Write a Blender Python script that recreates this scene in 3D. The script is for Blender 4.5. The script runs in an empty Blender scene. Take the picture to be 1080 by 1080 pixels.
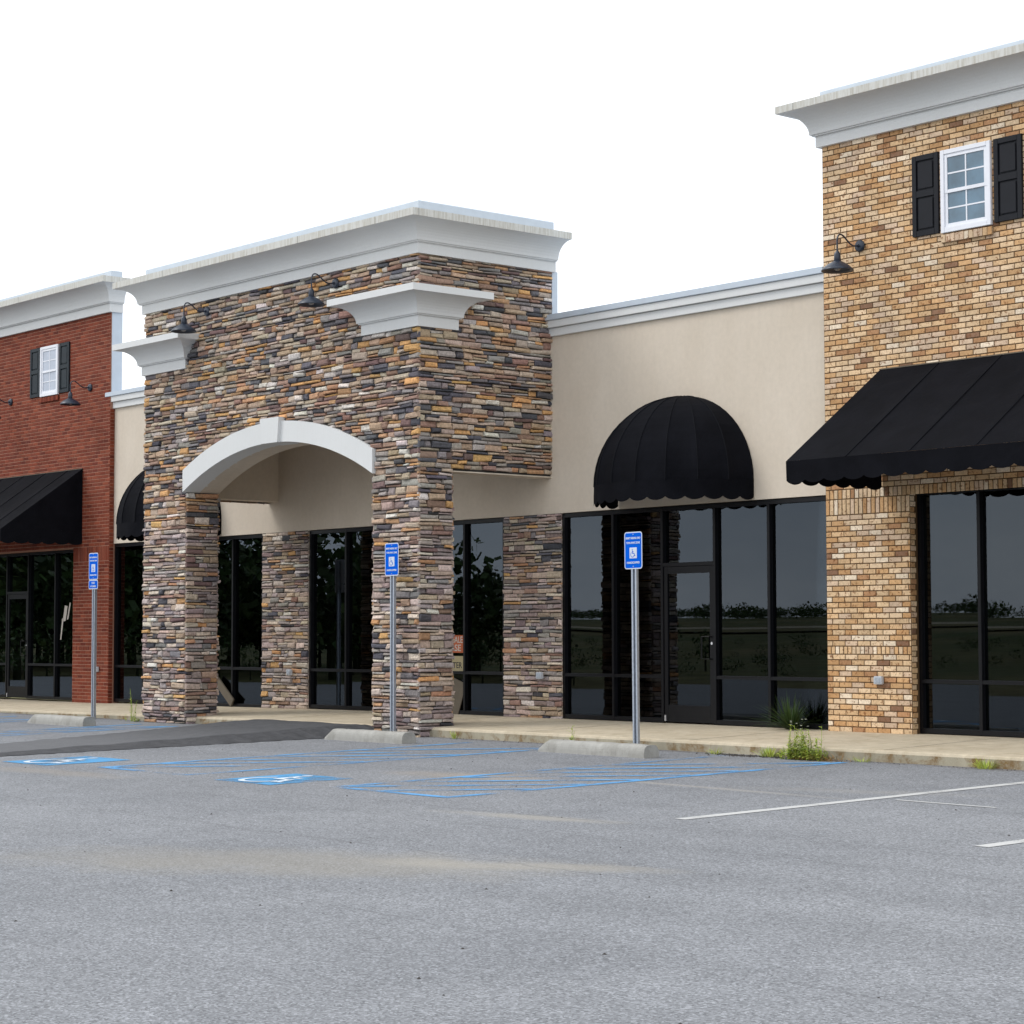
import bpy, bmesh, math, random
from mathutils import Vector, Matrix, noise
random.seed(11)
S = bpy.context.scene
COL = S.collection
PI = math.pi

# ------------------------------------------------------------------ materials
def new_mat(name):
    m = bpy.data.materials.new(name); m.use_nodes = True
    nt = m.node_tree; nt.nodes.clear()
    out = nt.nodes.new('ShaderNodeOutputMaterial')
    return m, nt, out

class G:
    """tiny node-graph helper"""
    def __init__(s, nt): s.nt = nt
    def n(s, typ, **kw):
        nd = s.nt.nodes.new(typ)
        for k, v in kw.items(): setattr(nd, k, v)
        return nd
    def l(s, a, b): s.nt.links.new(a, b)
    def coord(s, scale=(1, 1, 1), kind='Object', loc=(0, 0, 0), rot=(0, 0, 0)):
        t = s.n('ShaderNodeTexCoord'); m = s.n('ShaderNodeMapping')
        m.inputs['Scale'].default_value = scale; m.inputs['Location'].default_value = loc
        m.inputs['Rotation'].default_value = rot
        s.l(t.outputs[kind], m.inputs['Vector']); return m.outputs['Vector']
    def noise(s, vec, scale, detail=4, rough=0.55, dist=0.0):
        t = s.n('ShaderNodeTexNoise'); t.inputs['Scale'].default_value = scale
        t.inputs['Detail'].default_value = detail; t.inputs['Roughness'].default_value = rough
        t.inputs['Distortion'].default_value = dist
        s.l(vec, t.inputs['Vector']); return t.outputs['Fac']
    def ramp(s, fac, stops):
        r = s.n('ShaderNodeValToRGB'); e = r.color_ramp.elements
        while len(e) < len(stops): e.new(0.5)
        for el, (p, c) in zip(e, stops):
            el.position = p
            el.color = (c, c, c, 1) if isinstance(c, (int, float)) else (*c, 1)
        s.l(fac, r.inputs['Fac']); return r.outputs['Color']
    def mix(s, fac, a, b, mode='MIX'):
        m = s.n('ShaderNodeMix', data_type='RGBA', blend_type=mode)
        for sock, val in ((m.inputs[0], fac), (m.inputs[6], a), (m.inputs[7], b)):
            if hasattr(val, 'node'): s.l(val, sock)
            elif isinstance(val, (int, float)): sock.default_value = val if sock == m.inputs[0] else (val, val, val, 1)
            else: sock.default_value = (*val, 1)
        return m.outputs[2]
    def math(s, op, a, b=None, c=None, clamp=False):
        m = s.n('ShaderNodeMath', operation=op, use_clamp=clamp)
        for i, v in enumerate((a, b, c)):
            if v is None: continue
            if hasattr(v, 'node'): s.l(v, m.inputs[i])
            else: m.inputs[i].default_value = v
        return m.outputs[0]
    def bump(s, h, strength=0.3, dist=0.01, normal=None):
        b = s.n('ShaderNodeBump'); b.inputs['Strength'].default_value = strength
        b.inputs['Distance'].default_value = dist; s.l(h, b.inputs['Height'])
        if normal: s.l(normal, b.inputs['Normal'])
        return b.outputs['Normal']
    def bsdf(s, out, color, rough=0.8, normal=None, metallic=0.0, spec=0.5, ior=None):
        p = s.n('ShaderNodeBsdfPrincipled')
        if hasattr(color, 'node'): s.l(color, p.inputs['Base Color'])
        else: p.inputs['Base Color'].default_value = (*color, 1)
        if hasattr(rough, 'node'): s.l(rough, p.inputs['Roughness'])
        else: p.inputs['Roughness'].default_value = rough
        p.inputs['Metallic'].default_value = metallic
        p.inputs['Specular IOR Level'].default_value = spec
        if ior: p.inputs['IOR'].default_value = ior
        if normal: s.l(normal, p.inputs['Normal'])
        s.l(p.outputs[0], out.inputs['Surface']); return p

def srgb(r, g, b):
    f = lambda c: (c / 255 / 12.92) if c / 255 <= 0.04045 else ((c / 255 + 0.055) / 1.055) ** 2.4
    return (f(r), f(g), f(b))

def simple(name, color, rough=0.7, metallic=0.0, spec=0.4, var=0.12, scale=6.0, bump=0.0, bscale=200):
    m, nt, out = new_mat(name); g = G(nt); v = g.coord()
    n = g.noise(v, scale, 5)
    c = g.mix(g.ramp(n, [(0.3, 0.0), (0.7, 1.0)]), tuple(x * (1 - var) for x in color), tuple(min(1, x * (1 + var)) for x in color))
    nm = g.bump(g.noise(v, bscale, 3), bump, 0.002) if bump else None
    g.bsdf(out, c, rough, nm, metallic, spec); return m

def mat_stone():
    m, nt, out = new_mat('ledge_stone'); g = G(nt); v = g.coord()
    a = g.n('ShaderNodeAttribute', attribute_name='tint').outputs['Color']
    n1 = g.noise(v, 26, 6, 0.65); n2 = g.noise(v, 7, 3); n3 = g.noise(v, 90, 4, 0.7)
    c = g.mix(1.0, a, g.ramp(n1, [(0.25, 0.55), (0.5, 0.98), (0.78, 1.36)]), 'MULTIPLY')
    c = g.mix(g.ramp(n2, [(0.64, 0.0), (0.76, 0.30)]), c, (0.28, 0.16, 0.075))
    c = g.mix(1.0, c, g.ramp(n3, [(0.3, 0.80), (0.7, 1.15)]), 'MULTIPLY')
    h = g.mix(0.45, n1, n3)
    g.bsdf(out, c, 0.88, g.bump(h, 0.9, 0.012), spec=0.25); return m

def mat_brick(name, rust, rust_amt, rough=0.85):
    m, nt, out = new_mat(name); g = G(nt); v = g.coord()
    a = g.n('ShaderNodeAttribute', attribute_name='tint').outputs['Color']
    n1 = g.noise(v, 40, 5, 0.7); n2 = g.noise(v, 21, 5, 0.68, 0.5); n3 = g.noise(v, 3, 3)
    c = g.mix(1.0, a, g.ramp(n1, [(0.25, 0.76), (0.7, 1.18)]), 'MULTIPLY')
    f = g.math('MULTIPLY', g.ramp(n2, [(0.55, 0.0), (0.63, 1.0)]), rust_amt)
    c = g.mix(f, c, rust)
    c = g.mix(1.0, c, g.ramp(n3, [(0.3, 0.90), (0.7, 1.07)]), 'MULTIPLY')
    g.bsdf(out, c, rough, g.bump(n1, 0.5, 0.004), spec=0.25); return m

def mat_stucco():
    m, nt, out = new_mat('cream_stucco'); g = G(nt); v = g.coord()
    big = g.noise(g.coord((0.6, 0.6, 0.35)), 2.2, 5, 0.6); fine = g.noise(v, 160, 4, 0.7); mid = g.noise(v, 14, 4, 0.6)
    st = g.noise(g.coord((5, 5, 0.25)), 2.0, 5, 0.65)
    c = g.mix(g.ramp(big, [(0.3, 0.0), (0.7, 1.0)]), (0.595, 0.515, 0.42), (0.655, 0.575, 0.48))
    c = g.mix(g.ramp(st, [(0.52, 0.0), (0.78, 0.12)]), c, (0.47, 0.40, 0.31))
    c = g.mix(1.0, c, g.ramp(mid, [(0.3, 0.955), (0.7, 1.03)]), 'MULTIPLY')
    c = g.mix(1.0, c, g.ramp(fine, [(0.3, 0.93), (0.7, 1.05)]), 'MULTIPLY')
    g.bsdf(out, c, 0.92, g.bump(fine, 0.5, 0.004), spec=0.2); return m

def mat_trim(name, base, streak, amt, joint=0):
    m, nt, out = new_mat(name); g = G(nt); v = g.coord()
    st = g.noise(g.coord((11, 11, 0.9)), 3.0, 5, 0.72); big = g.noise(v, 0.9, 4); fine = g.noise(v, 120, 3, 0.7)
    c = g.mix(g.ramp(big, [(0.3, 0.0), (0.7, 1.0)]), tuple(x * 0.95 for x in base), base)
    f = g.math('MULTIPLY', g.ramp(st, [(0.42, 0.0), (0.70, 1.0)]), amt)
    c = g.mix(f, c, streak)
    if joint:      # butt joints between the moulding lengths
        tc = g.n('ShaderNodeTexCoord'); sp = g.n('ShaderNodeSeparateXYZ'); g.l(tc.outputs['Object'], sp.inputs[0])
        for ax in (0, 1):
            f = g.math('MODULO', g.math('ADD', sp.outputs[ax], 200.37), joint)
            c = g.mix(g.math('MULTIPLY', g.math('LESS_THAN', f, 0.012), 0.6), c, (0.12, 0.11, 0.10))
    c = g.mix(1.0, c, g.ramp(fine, [(0.3, 0.96), (0.7, 1.03)]), 'MULTIPLY')
    g.bsdf(out, c, 0.85, g.bump(fine, 0.25, 0.003), spec=0.25); return m

def mat_asphalt():
    m, nt, out = new_mat('weathered_asphalt'); g = G(nt); v = g.coord()
    tc = g.n('ShaderNodeTexCoord'); sep = g.n('ShaderNodeSeparateXYZ'); g.l(tc.outputs['Object'], sep.inputs[0])
    X, Y = sep.outputs[0], sep.outputs[1]
    agg = g.n('ShaderNodeTexVoronoi'); agg.inputs['Scale'].default_value = 82; g.l(v, agg.inputs['Vector'])
    aggc = g.n('ShaderNodeSeparateColor'); g.l(agg.outputs['Color'], aggc.inputs[0])
    fine = g.noise(v, 290, 4, 0.75); mid = g.noise(v, 36, 5, 0.7); big = g.noise(v, 0.35, 6, 0.6, 0.5); big2 = g.noise(v, 1.6, 5, 0.6)
    lane = g.noise(g.coord((0.12, 1.3, 1)), 1.0, 4, 0.6)
    c = g.mix(g.ramp(big, [(0.3, 0.0), (0.7, 1.0)]), (0.183, 0.189, 0.202), (0.219, 0.225, 0.238))
    c = g.mix(1.0, c, g.ramp(lane, [(0.32, 0.93), (0.65, 1.04)]), 'MULTIPLY')
    c = g.mix(1.0, c, g.ramp(big2, [(0.3, 0.93), (0.7, 1.06)]), 'MULTIPLY')
    c = g.mix(1.0, c, g.ramp(aggc.outputs[0], [(0.0, 0.55), (0.35, 0.92), (0.7, 1.04), (1.0, 1.58)]), 'MULTIPLY')
    c = g.mix(1.0, c, g.ramp(fine, [(0.25, 0.68), (0.75, 1.32)]), 'MULTIPLY')
    c = g.mix(1.0, c, g.ramp(mid, [(0.28, 0.86), (0.72, 1.14)]), 'MULTIPLY')
    # dried silt left where puddles stood
    def blob(cx, cy, ax, ay, ang, amt, col):
        nonlocal c
        ca, sa = math.cos(ang), math.sin(ang)
        dx = g.math('SUBTRACT', X, cx); dy = g.math('SUBTRACT', Y, cy)
        u = g.math('DIVIDE', g.math('ADD', g.math('MULTIPLY', dx, ca), g.math('MULTIPLY', dy, sa)), ax)
        w = g.math('DIVIDE', g.math('SUBTRACT', g.math('MULTIPLY', dy, ca), g.math('MULTIPLY', dx, sa)), ay)
        r = g.math('SQRT', g.math('ADD', g.math('MULTIPLY', u, u), g.math('MULTIPLY', w, w)))
        r = g.math('ADD', r, g.math('MULTIPLY', g.math('SUBTRACT', g.noise(v, 1.1, 6, 0.65), 0.5), 1.5))
        f = g.math('MULTIPLY', g.ramp(r, [(0.35, 1.0), (1.0, 0.0)]), amt)
        c = g.mix(f, c, g.mix(1.0, col, g.ramp(fine, [(0.25, 0.75), (0.75, 1.2)]), 'MULTIPLY'))
    blob(-12.4, -12.1, 2.6, 0.95, 0.55, 0.42, (0.275, 0.25, 0.205))
    blob(-11.0, -11.1, 1.3, 0.30, 0.45, 0.50, (0.33, 0.305, 0.26))
    blob(-13.4, -8.8, 1.3, 0.22, 0.15, 0.50, (0.36, 0.335, 0.29))
    blob(-17.3, -6.3, 1.3, 0.45, 0.1, 0.42, (0.33, 0.275, 0.215))
    blob(-21.5, -8.9, 2.0, 0.35, 0.05, 0.32, (0.31, 0.265, 0.21))
    blob(-14.5, -5.8, 2.4, 0.10, -0.05, 0.45, (0.36, 0.335, 0.30))
    blob(-12.9, -5.2, 1.5, 0.30, 0.3, 0.25, (0.33, 0.31, 0.28))
    # paving seams and cracks: thin dark wandering lines
    wob = g.math('MULTIPLY', g.math('SUBTRACT', g.noise(g.coord((0.8, 0.02, 1)), 1.0, 6, 0.6), 0.5), 0.55)
    brk = g.noise(g.coord((0.55, 0.4, 1)), 1.0, 3)
    for y0, sl, wid, amt in ((-6.15, 0.01, 0.018, 0.4), (-9.7, 0.015, 0.018, 0.35), (-11.35, 0.03, 0.024, 0.32), (-13.3, 0.02, 0.018, 0.36), (-8.55, -0.01, 0.02, 0.4)):
        d = g.math('ABSOLUTE', g.math('ADD', g.math('SUBTRACT', Y, y0), g.math('ADD', wob, g.math('MULTIPLY', X, sl))))
        f = g.math('MULTIPLY', g.ramp(g.math('DIVIDE', d, wid), [(0.2, 1.0), (1.0, 0.0)]), g.ramp(brk, [(0.42, 0.1), (0.58, amt)]))
        c = g.mix(f, c, (0.075, 0.075, 0.08))
    # grime along the kerb
    f = g.math('MULTIPLY', g.ramp(g.math('ADD', g.math('MULTIPLY', Y, 0.25), g.math('MULTIPLY', big2, 0.45)), [(-0.0, 0.0), (0.0, 0.0)]), 0.0)
    kd = g.math('ADD', g.math('ADD', Y, 2.25), g.math('MULTIPLY', g.math('SUBTRACT', g.noise(v, 2.5, 5, 0.7), 0.5), 0.7))
    c = g.mix(g.math('MULTIPLY', g.ramp(g.math('ADD', kd, 0.5), [(0.25, 0.0), (0.5, 1.0)]), 0.55), c, (0.10, 0.085, 0.07))
    h = g.mix(0.5, fine, agg.outputs['Distance'])
    g.bsdf(out, c, 0.9, g.bump(h, 0.55, 0.006), spec=0.3); return m

def mat_ramp():
    m, nt, out = new_mat('ramp_asphalt'); g = G(nt); v = g.coord()
    fine = g.noise(v, 120, 4, 0.75); mid = g.noise(v, 6, 5, 0.65)
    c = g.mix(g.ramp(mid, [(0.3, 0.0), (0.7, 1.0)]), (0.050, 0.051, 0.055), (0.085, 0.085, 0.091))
    tc = g.n('ShaderNodeTexCoord'); sep = g.n('ShaderNodeSeparateXYZ'); g.l(tc.outputs['Object'], sep.inputs[0])
    # weathered top is paler towards the lot; right flank's shade is painted in dark
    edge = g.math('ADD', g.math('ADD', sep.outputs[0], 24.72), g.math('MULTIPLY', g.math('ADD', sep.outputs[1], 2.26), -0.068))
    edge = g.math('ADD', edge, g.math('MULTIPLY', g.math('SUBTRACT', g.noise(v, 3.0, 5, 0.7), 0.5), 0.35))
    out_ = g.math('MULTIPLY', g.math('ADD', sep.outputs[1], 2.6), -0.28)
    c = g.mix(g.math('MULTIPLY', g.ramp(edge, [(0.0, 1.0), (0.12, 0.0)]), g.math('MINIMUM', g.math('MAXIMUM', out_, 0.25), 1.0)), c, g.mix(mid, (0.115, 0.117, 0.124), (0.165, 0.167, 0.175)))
    c = g.mix(1.0, c, g.ramp(fine, [(0.25, 0.6), (0.75, 1.4)]), 'MULTIPLY')
    g.bsdf(out, c, 0.92, g.bump(fine, 0.9, 0.01), spec=0.3); return m

def mat_concrete(name, a, b, stain, amt):
    m, nt, out = new_mat(name); g = G(nt); v = g.coord()
    big = g.noise(v, 0.8, 6, 0.6); fine = g.noise(v, 110, 4, 0.7); sp = g.noise(v, 3.5, 6, 0.7, 0.4)
    vs = g.noise(g.coord((4, 4, 0.4)), 2, 5, 0.7)
    c = g.mix(g.ramp(big, [(0.3, 0.0), (0.7, 1.0)]), a, b)
    c = g.mix(g.math('MULTIPLY', g.ramp(sp, [(0.48, 0.0), (0.62, 1.0)]), amt), c, stain)
    c = g.mix(1.0, c, g.ramp(vs, [(0.3, 0.88), (0.7, 1.08)]), 'MULTIPLY')
    c = g.mix(1.0, c, g.ramp(fine, [(0.3, 0.88), (0.7, 1.1)]), 'MULTIPLY')
    g.bsdf(out, c, 0.9, g.bump(fine, 0.4, 0.004), spec=0.25); return m

def mat_paint(name, color, cover):
    """worn line paint: the asphalt shows through where it has rubbed off"""
    m, nt, out = new_mat(name); g = G(nt); v = g.coord()
    fine = g.noise(v, 70, 5, 0.75); mid = g.noise(v, 1.3, 5, 0.6)
    c = g.mix(1.0, color, g.ramp(fine, [(0.3, 0.82), (0.7, 1.12)]), 'MULTIPLY')
    s = g.math('ADD', g.math('MULTIPLY', mid, 0.75), g.math('MULTIPLY', fine, 0.45))
    f = g.ramp(s, [(cover - 0.07, 1.0), (cover + 0.07, 0.0)])
    p = g.n('ShaderNodeBsdfPrincipled'); g.l(c, p.inputs['Base Color']); p.inputs['Roughness'].default_value = 0.8
    p.inputs['Specular IOR Level'].default_value = 0.3
    t = g.n('ShaderNodeBsdfTransparent'); mx = g.n('ShaderNodeMixShader')
    g.l(f, mx.inputs[0]); g.l(t.outputs[0], mx.inputs[1]); g.l(p.outputs[0], mx.inputs[2]); g.l(mx.outputs[0], out.inputs['Surface'])
    return m

def mat_fabric():
    m, nt, out = new_mat('black_canvas'); g = G(nt); v = g.coord()
    w = g.noise(v, 420, 2); n = g.noise(v, 2.2, 5, 0.6, 0.3); sp = g.noise(v, 23, 3, 0.5)
    c = g.mix(g.ramp(n, [(0.3, 0.0), (0.75, 1.0)]), (0.0030, 0.0032, 0.0048), (0.0064, 0.0067, 0.0096))
    c = g.mix(g.ramp(sp, [(0.77, 0.0), (0.82, 0.25)]), c, (0.15, 0.15, 0.15))
    nm = g.bump(n, 0.35, 0.05, g.bump(w, 0.25, 0.001))
    p = g.bsdf(out, c, 0.9, nm, spec=0.08); return m

def mat_glass(tint):
    m, nt, out = new_mat('tinted_glass'); g = G(nt); v = g.coord()
    fr = g.n('ShaderNodeFresnel'); fr.inputs['IOR'].default_value = 1.5
    gl = g.n('ShaderNodeBsdfGlossy'); gl.inputs['Roughness'].default_value = 0.0; gl.inputs['Color'].default_value = (.72, .83, .95, 1)
    t = g.n('ShaderNodeBsdfTransparent'); t.inputs['Color'].default_value = (*tint, 1)
    mx = g.n('ShaderNodeMixShader'); g.l(g.math('MULTIPLY', fr.outputs[0], 1.32), mx.inputs[0]); g.l(t.outputs[0], mx.inputs[1]); g.l(gl.outputs[0], mx.inputs[2])
    g.l(mx.outputs[0], out.inputs['Surface']); return m

def mat_leaf(name, a, b):
    m, nt, out = new_mat(name); g = G(nt); v = g.coord()
    at = g.n('ShaderNodeAttribute', attribute_name='tint').outputs['Color']
    n = g.noise(v, 9, 3)
    c = g.mix(n, a, b); c = g.mix(1.0, c, at, 'MULTIPLY')
    p = g.bsdf(out, c, 0.65, spec=0.3)
    return m

M = dict(
    stone=mat_stone(),
    tan=mat_brick('tan_brick', (0.20, 0.075, 0.024), 0.80),
    red=mat_brick('red_brick', (0.12, 0.025, 0.014), 0.35),
    tan_mortar=simple('brown_mortar', (0.095, 0.054, 0.024), 0.95, bump=0.4),
    red_mortar=simple('pale_mortar', (0.34, 0.17, 0.115), 0.95, bump=0.4),
    stone_mortar=simple('dark_mortar', (0.040, 0.036, 0.032), 0.95),  # one dark tone for the core seen between the stones
    stucco=mat_stucco(),
    trim=mat_trim('white_trim', (0.685, 0.69, 0.685), (0.58, 0.575, 0.55), 0.18),
    cap=mat_trim('weathered_trim', (0.64, 0.635, 0.60), (0.37, 0.335, 0.26), 0.75, 1.9),
    coping=simple('coping_metal', (0.50, 0.56, 0.63), 0.45, 0.0, 0.5, 0.04),
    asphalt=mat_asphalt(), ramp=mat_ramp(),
    walk=mat_concrete('sidewalk_concrete', (0.49, 0.42, 0.31), (0.59, 0.51, 0.385), (0.37, 0.30, 0.20), 0.45),
    kerb=mat_concrete('kerb_concrete', (0.29, 0.26, 0.19), (0.42, 0.38, 0.29), (0.20, 0.125, 0.055), 1.0),
    stop=mat_concrete('wheel_stop_concrete', (0.33, 0.322, 0.30), (0.43, 0.42, 0.39), (0.22, 0.21, 0.185), 0.4),
    white=mat_paint('white_line_paint', (0.50, 0.50, 0.49), 0.72),
    blue=mat_paint('blue_line_paint', (0.11, 0.32, 0.60), 0.615),
    bluepad=mat_paint('blue_pad_paint', (0.08, 0.29, 0.54), 0.635),
    symbol=mat_paint('white_symbol_paint', (0.58, 0.66, 0.74), 0.72),
    fabric=mat_fabric(),
    seam=simple('canvas_seam', (0.0075, 0.008, 0.0105), 0.9, spec=0.08),
    frame=simple('dark_bronze_aluminium', (0.0045, 0.0045, 0.006), 0.38, 0.0, 0.22, 0.15),
    glass=mat_glass((0.22, 0.22, 0.21)),
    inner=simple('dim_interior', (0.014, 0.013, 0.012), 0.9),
    shutter=simple('charcoal_shutter', (0.008, 0.009, 0.013), 0.5, spec=0.2),
    shutter2=simple('slate_shutter', (0.009, 0.016, 0.022), 0.5, spec=0.25),
    vinyl=simple('white_vinyl', (0.78, 0.79, 0.84), 0.35, spec=0.5, var=0.03),
    upane=simple('upper_pane', (0.075, 0.15, 0.215), 0.03, 0.0, 0.9, 0.35, 2.5),  # blue of the reflected sky is put into the pane colour
    upane2=simple('pale_pane', (0.40, 0.44, 0.52), 0.03, 0.0, 0.8, 0.1),
    lamp=simple('black_lamp_metal', (0.016, 0.024, 0.042), 0.36, 0.0, 0.5),
    bulb=simple('lamp_glass', (0.30, 0.29, 0.28), 0.2),
    galv=simple('galvanised_steel', (0.44, 0.48, 0.54), 0.42, 0.65, 0.5, 0.15, 30),
    signblue=simple('sign_blue', (0.0, 0.105, 0.62), 0.6, var=0.05, spec=0.04),
    signwhite=simple('sign_white', (0.60, 0.65, 0.74), 0.4, var=0.03),
    outlet=simple('grey_outlet', (0.52, 0.54, 0.58), 0.4),
    orange=simple('orange_sign', (0.42, 0.095, 0.03), 0.6),
    creamsign=simple('cream_sign', (0.36, 0.30, 0.17), 0.6),
    ink=simple('dark_ink', (0.03, 0.028, 0.025), 0.6),
    board=simple('bare_board', (0.115, 0.095, 0.07), 0.8),
    paper=simple('torn_paper', (0.50, 0.45, 0.40), 0.8),
    silver=simple('lock_metal', (0.75, 0.75, 0.78), 0.25, 0.8),
    weed=mat_leaf('weed_leaf', (0.22, 0.31, 0.04), (0.48, 0.54, 0.13)),
    darkleaf=mat_leaf('tuft_leaf', (0.022, 0.048, 0.012), (0.06, 0.10, 0.025)),
    dryleaf=mat_leaf('dry_stem', (0.22, 0.12, 0.04), (0.34, 0.22, 0.09)),
    petal=simple('petal', (0.8, 0.8, 0.7), 0.7),
    tree=mat_leaf('tree_leaf', (0.030, 0.055, 0.016), (0.06, 0.10, 0.03)),
    grit=simple('dark_grit', (0.045, 0.04, 0.036), 0.95),
)
def mat_field():
    m, nt, out = new_mat('field_grass'); g = G(nt); v = g.coord()
    a = g.noise(v, 0.05, 6, 0.6); b = g.noise(v, 0.6, 6, 0.7)
    c = g.mix(g.ramp(a, [(0.35, 0.0), (0.65, 1.0)]), (0.065, 0.085, 0.03), (0.15, 0.13, 0.06))
    c = g.mix(1.0, c, g.ramp(b, [(0.3, 0.55), (0.7, 1.35)]), 'MULTIPLY')
    g.bsdf(out, c, 0.95, spec=0.1); return m
M['field'] = mat_field()

# ------------------------------------------------------------------ mesh helper
class MB:
    def __init__(s): s.v = []; s.f = []; s.t = []; s.tint = None
    def add(s, verts, faces, tint=None):
        o = len(s.v); s.v.extend([tuple(p) for p in verts]); s.f.extend([tuple(i + o for i in f) for f in faces])
        if tint is not None or s.t:
            while len(s.t) < o: s.t.append((1, 1, 1))
            s.t.extend([tint or (1, 1, 1)] * len(verts))
        return s
    def box(s, x0, x1, y0, y1, z0, z1, tint=None, bev=0.0):
        if bev <= 0:
            v = [(x, y, z) for z in (z0, z1) for y in (y0, y1) for x in (x0, x1)]
            return s.add(v, [(0, 2, 3, 1), (4, 5, 7, 6), (0, 1, 5, 4), (2, 6, 7, 3), (0, 4, 6, 2), (1, 3, 7, 5)], tint)
        bm = bmesh.new(); bmesh.ops.create_cube(bm, size=1)
        bmesh.ops.scale(bm, vec=(x1 - x0, y1 - y0, z1 - z0), verts=bm.verts)
        bmesh.ops.translate(bm, vec=((x0 + x1) / 2, (y0 + y1) / 2, (z0 + z1) / 2), verts=bm.verts)
        bmesh.ops.bevel(bm, geom=bm.edges[:], offset=bev, segments=2, affect='EDGES')
        return s.bm(bm, tint)
    def bm(s, bm, tint=None):
        bm.verts.index_update()
        s.add([v.co[:] for v in bm.verts], [[v.index for v in f.verts] for f in bm.faces], tint); bm.free(); return s
    def rings(s, rings, closed=True, cap=True, tint=None):
        n = len(rings[0]); v = [p for r in rings for p in r]; f = []
        for k in range(len(rings) - 1):
            for i in range(n if closed else n - 1):
                j = (i + 1) % n
                f.append((k * n + i, k * n + j, (k + 1) * n + j, (k + 1) * n + i))
        if cap and closed:
            f.append(tuple(reversed(range(n)))); f.append(tuple((len(rings) - 1) * n + i for i in range(n)))
        return s.add(v, f, tint)
    def tube(s, pts, r, seg=8, tint=None, cap=True):
        pts = [Vector(p) for p in pts]; rings = []
        up = Vector((0, 0, 1)); prev = None
        for i, p in enumerate(pts):
            d = (pts[min(i + 1, len(pts) - 1)] - pts[max(i - 1, 0)]).normalized()
            if prev is None:
                a = d.cross(up); a = d.cross(Vector((1, 0, 0))) if a.length < 0.05 else a
            else: a = prev - d * prev.dot(d)
            a.normalize(); prev = a; b = d.cross(a)
            rr = r[i] if isinstance(r, (list, tuple)) else r
            rings.append([tuple(p + a * rr * math.cos(2 * PI * k / seg) + b * rr * math.sin(2 * PI * k / seg)) for k in range(seg)])
        return s.rings(rings, True, cap, tint)
    def lathe(s, prof, c, seg=24, tint=None):
        rings = [[(c[0] + r * math.cos(2 * PI * k / seg), c[1] + r * math.sin(2 * PI * k / seg), c[2] + z) for k in range(seg)] for r, z in prof]
        return s.rings(rings, True, False, tint)
    def build(s, name, mat, parent=None, smooth=False, loc=None):
        me = bpy.data.meshes.new(name); me.from_pydata(s.v, [], s.f); me.materials.append(mat)
        if s.t:
            while len(s.t) < len(s.v): s.t.append((1, 1, 1))
            at = me.color_attributes.new('tint', 'FLOAT_COLOR', 'POINT')
            at.data.foreach_set('color', [x for t in s.t for x in (*t, 1.0)])
        if smooth: me.polygons.foreach_set('use_smooth', [True] * len(me.polygons))
        me.update()
        o = bpy.data.objects.new(name, me); COL.objects.link(o)
        if loc is not None: o.location = loc
        if parent: o.parent = parent
        return o

def recalc(o):
    bm = bmesh.new(); bm.from_mesh(o.data); bmesh.ops.recalc_face_normals(bm, faces=bm.faces); bm.to_mesh(o.data); bm.free(); return o
def thing(name, label, cat, loc=(0, 0, 0), group=None, rot=0.0):
    o = bpy.data.objects.new(name, None); COL.objects.link(o); o.location = loc; o.rotation_euler = (0, 0, rot)
    o['label'] = label; o['category'] = cat
    if group: o['group'] = group
    return o
def tag(o, label, cat, group=None):
    o['label'] = label; o['category'] = cat
    if group: o['group'] = group
    return o
def struct(o, kind='structure'):
    o['kind'] = kind; return o
def text_mesh(body, size, mat, name, parent, loc, depth=0.0008, xs=1.0, bold=0.0):
    cu = bpy.data.curves.new(name, 'FONT'); cu.body = body; cu.size = size; cu.align_x = 'CENTER'; cu.align_y = 'CENTER'
    cu.extrude = depth; cu.offset = bold; cu.resolution_u = 3
    tmp = bpy.data.objects.new('text_source', cu); COL.objects.link(tmp)
    dg = bpy.context.evaluated_depsgraph_get()
    me = bpy.data.meshes.new_from_object(tmp.evaluated_get(dg))
    bpy.data.objects.remove(tmp); bpy.data.curves.remove(cu)
    me.name = name; me.materials.clear(); me.materials.append(mat)
    me.transform(Matrix.Translation(loc) @ Matrix.Rotation(PI / 2, 4, 'X') @ Matrix.Diagonal((xs, 1, 1, 1)))
    o = bpy.data.objects.new(name, me); COL.objects.link(o); o.parent = parent; return o

# ------------------------------------------------------------------ levels
def lot_z(y): return -0.05 + 0.018 * (y + 2.25) if y > -48 else -0.05 + 0.018 * (-45.75)
def walk_z(x, y):
    a = 0.15
    if x < -27: a = max(0.06, 0.15 - 0.0078 * (-27 - x))
    return a + 0.032 * min(0, y)

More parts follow.
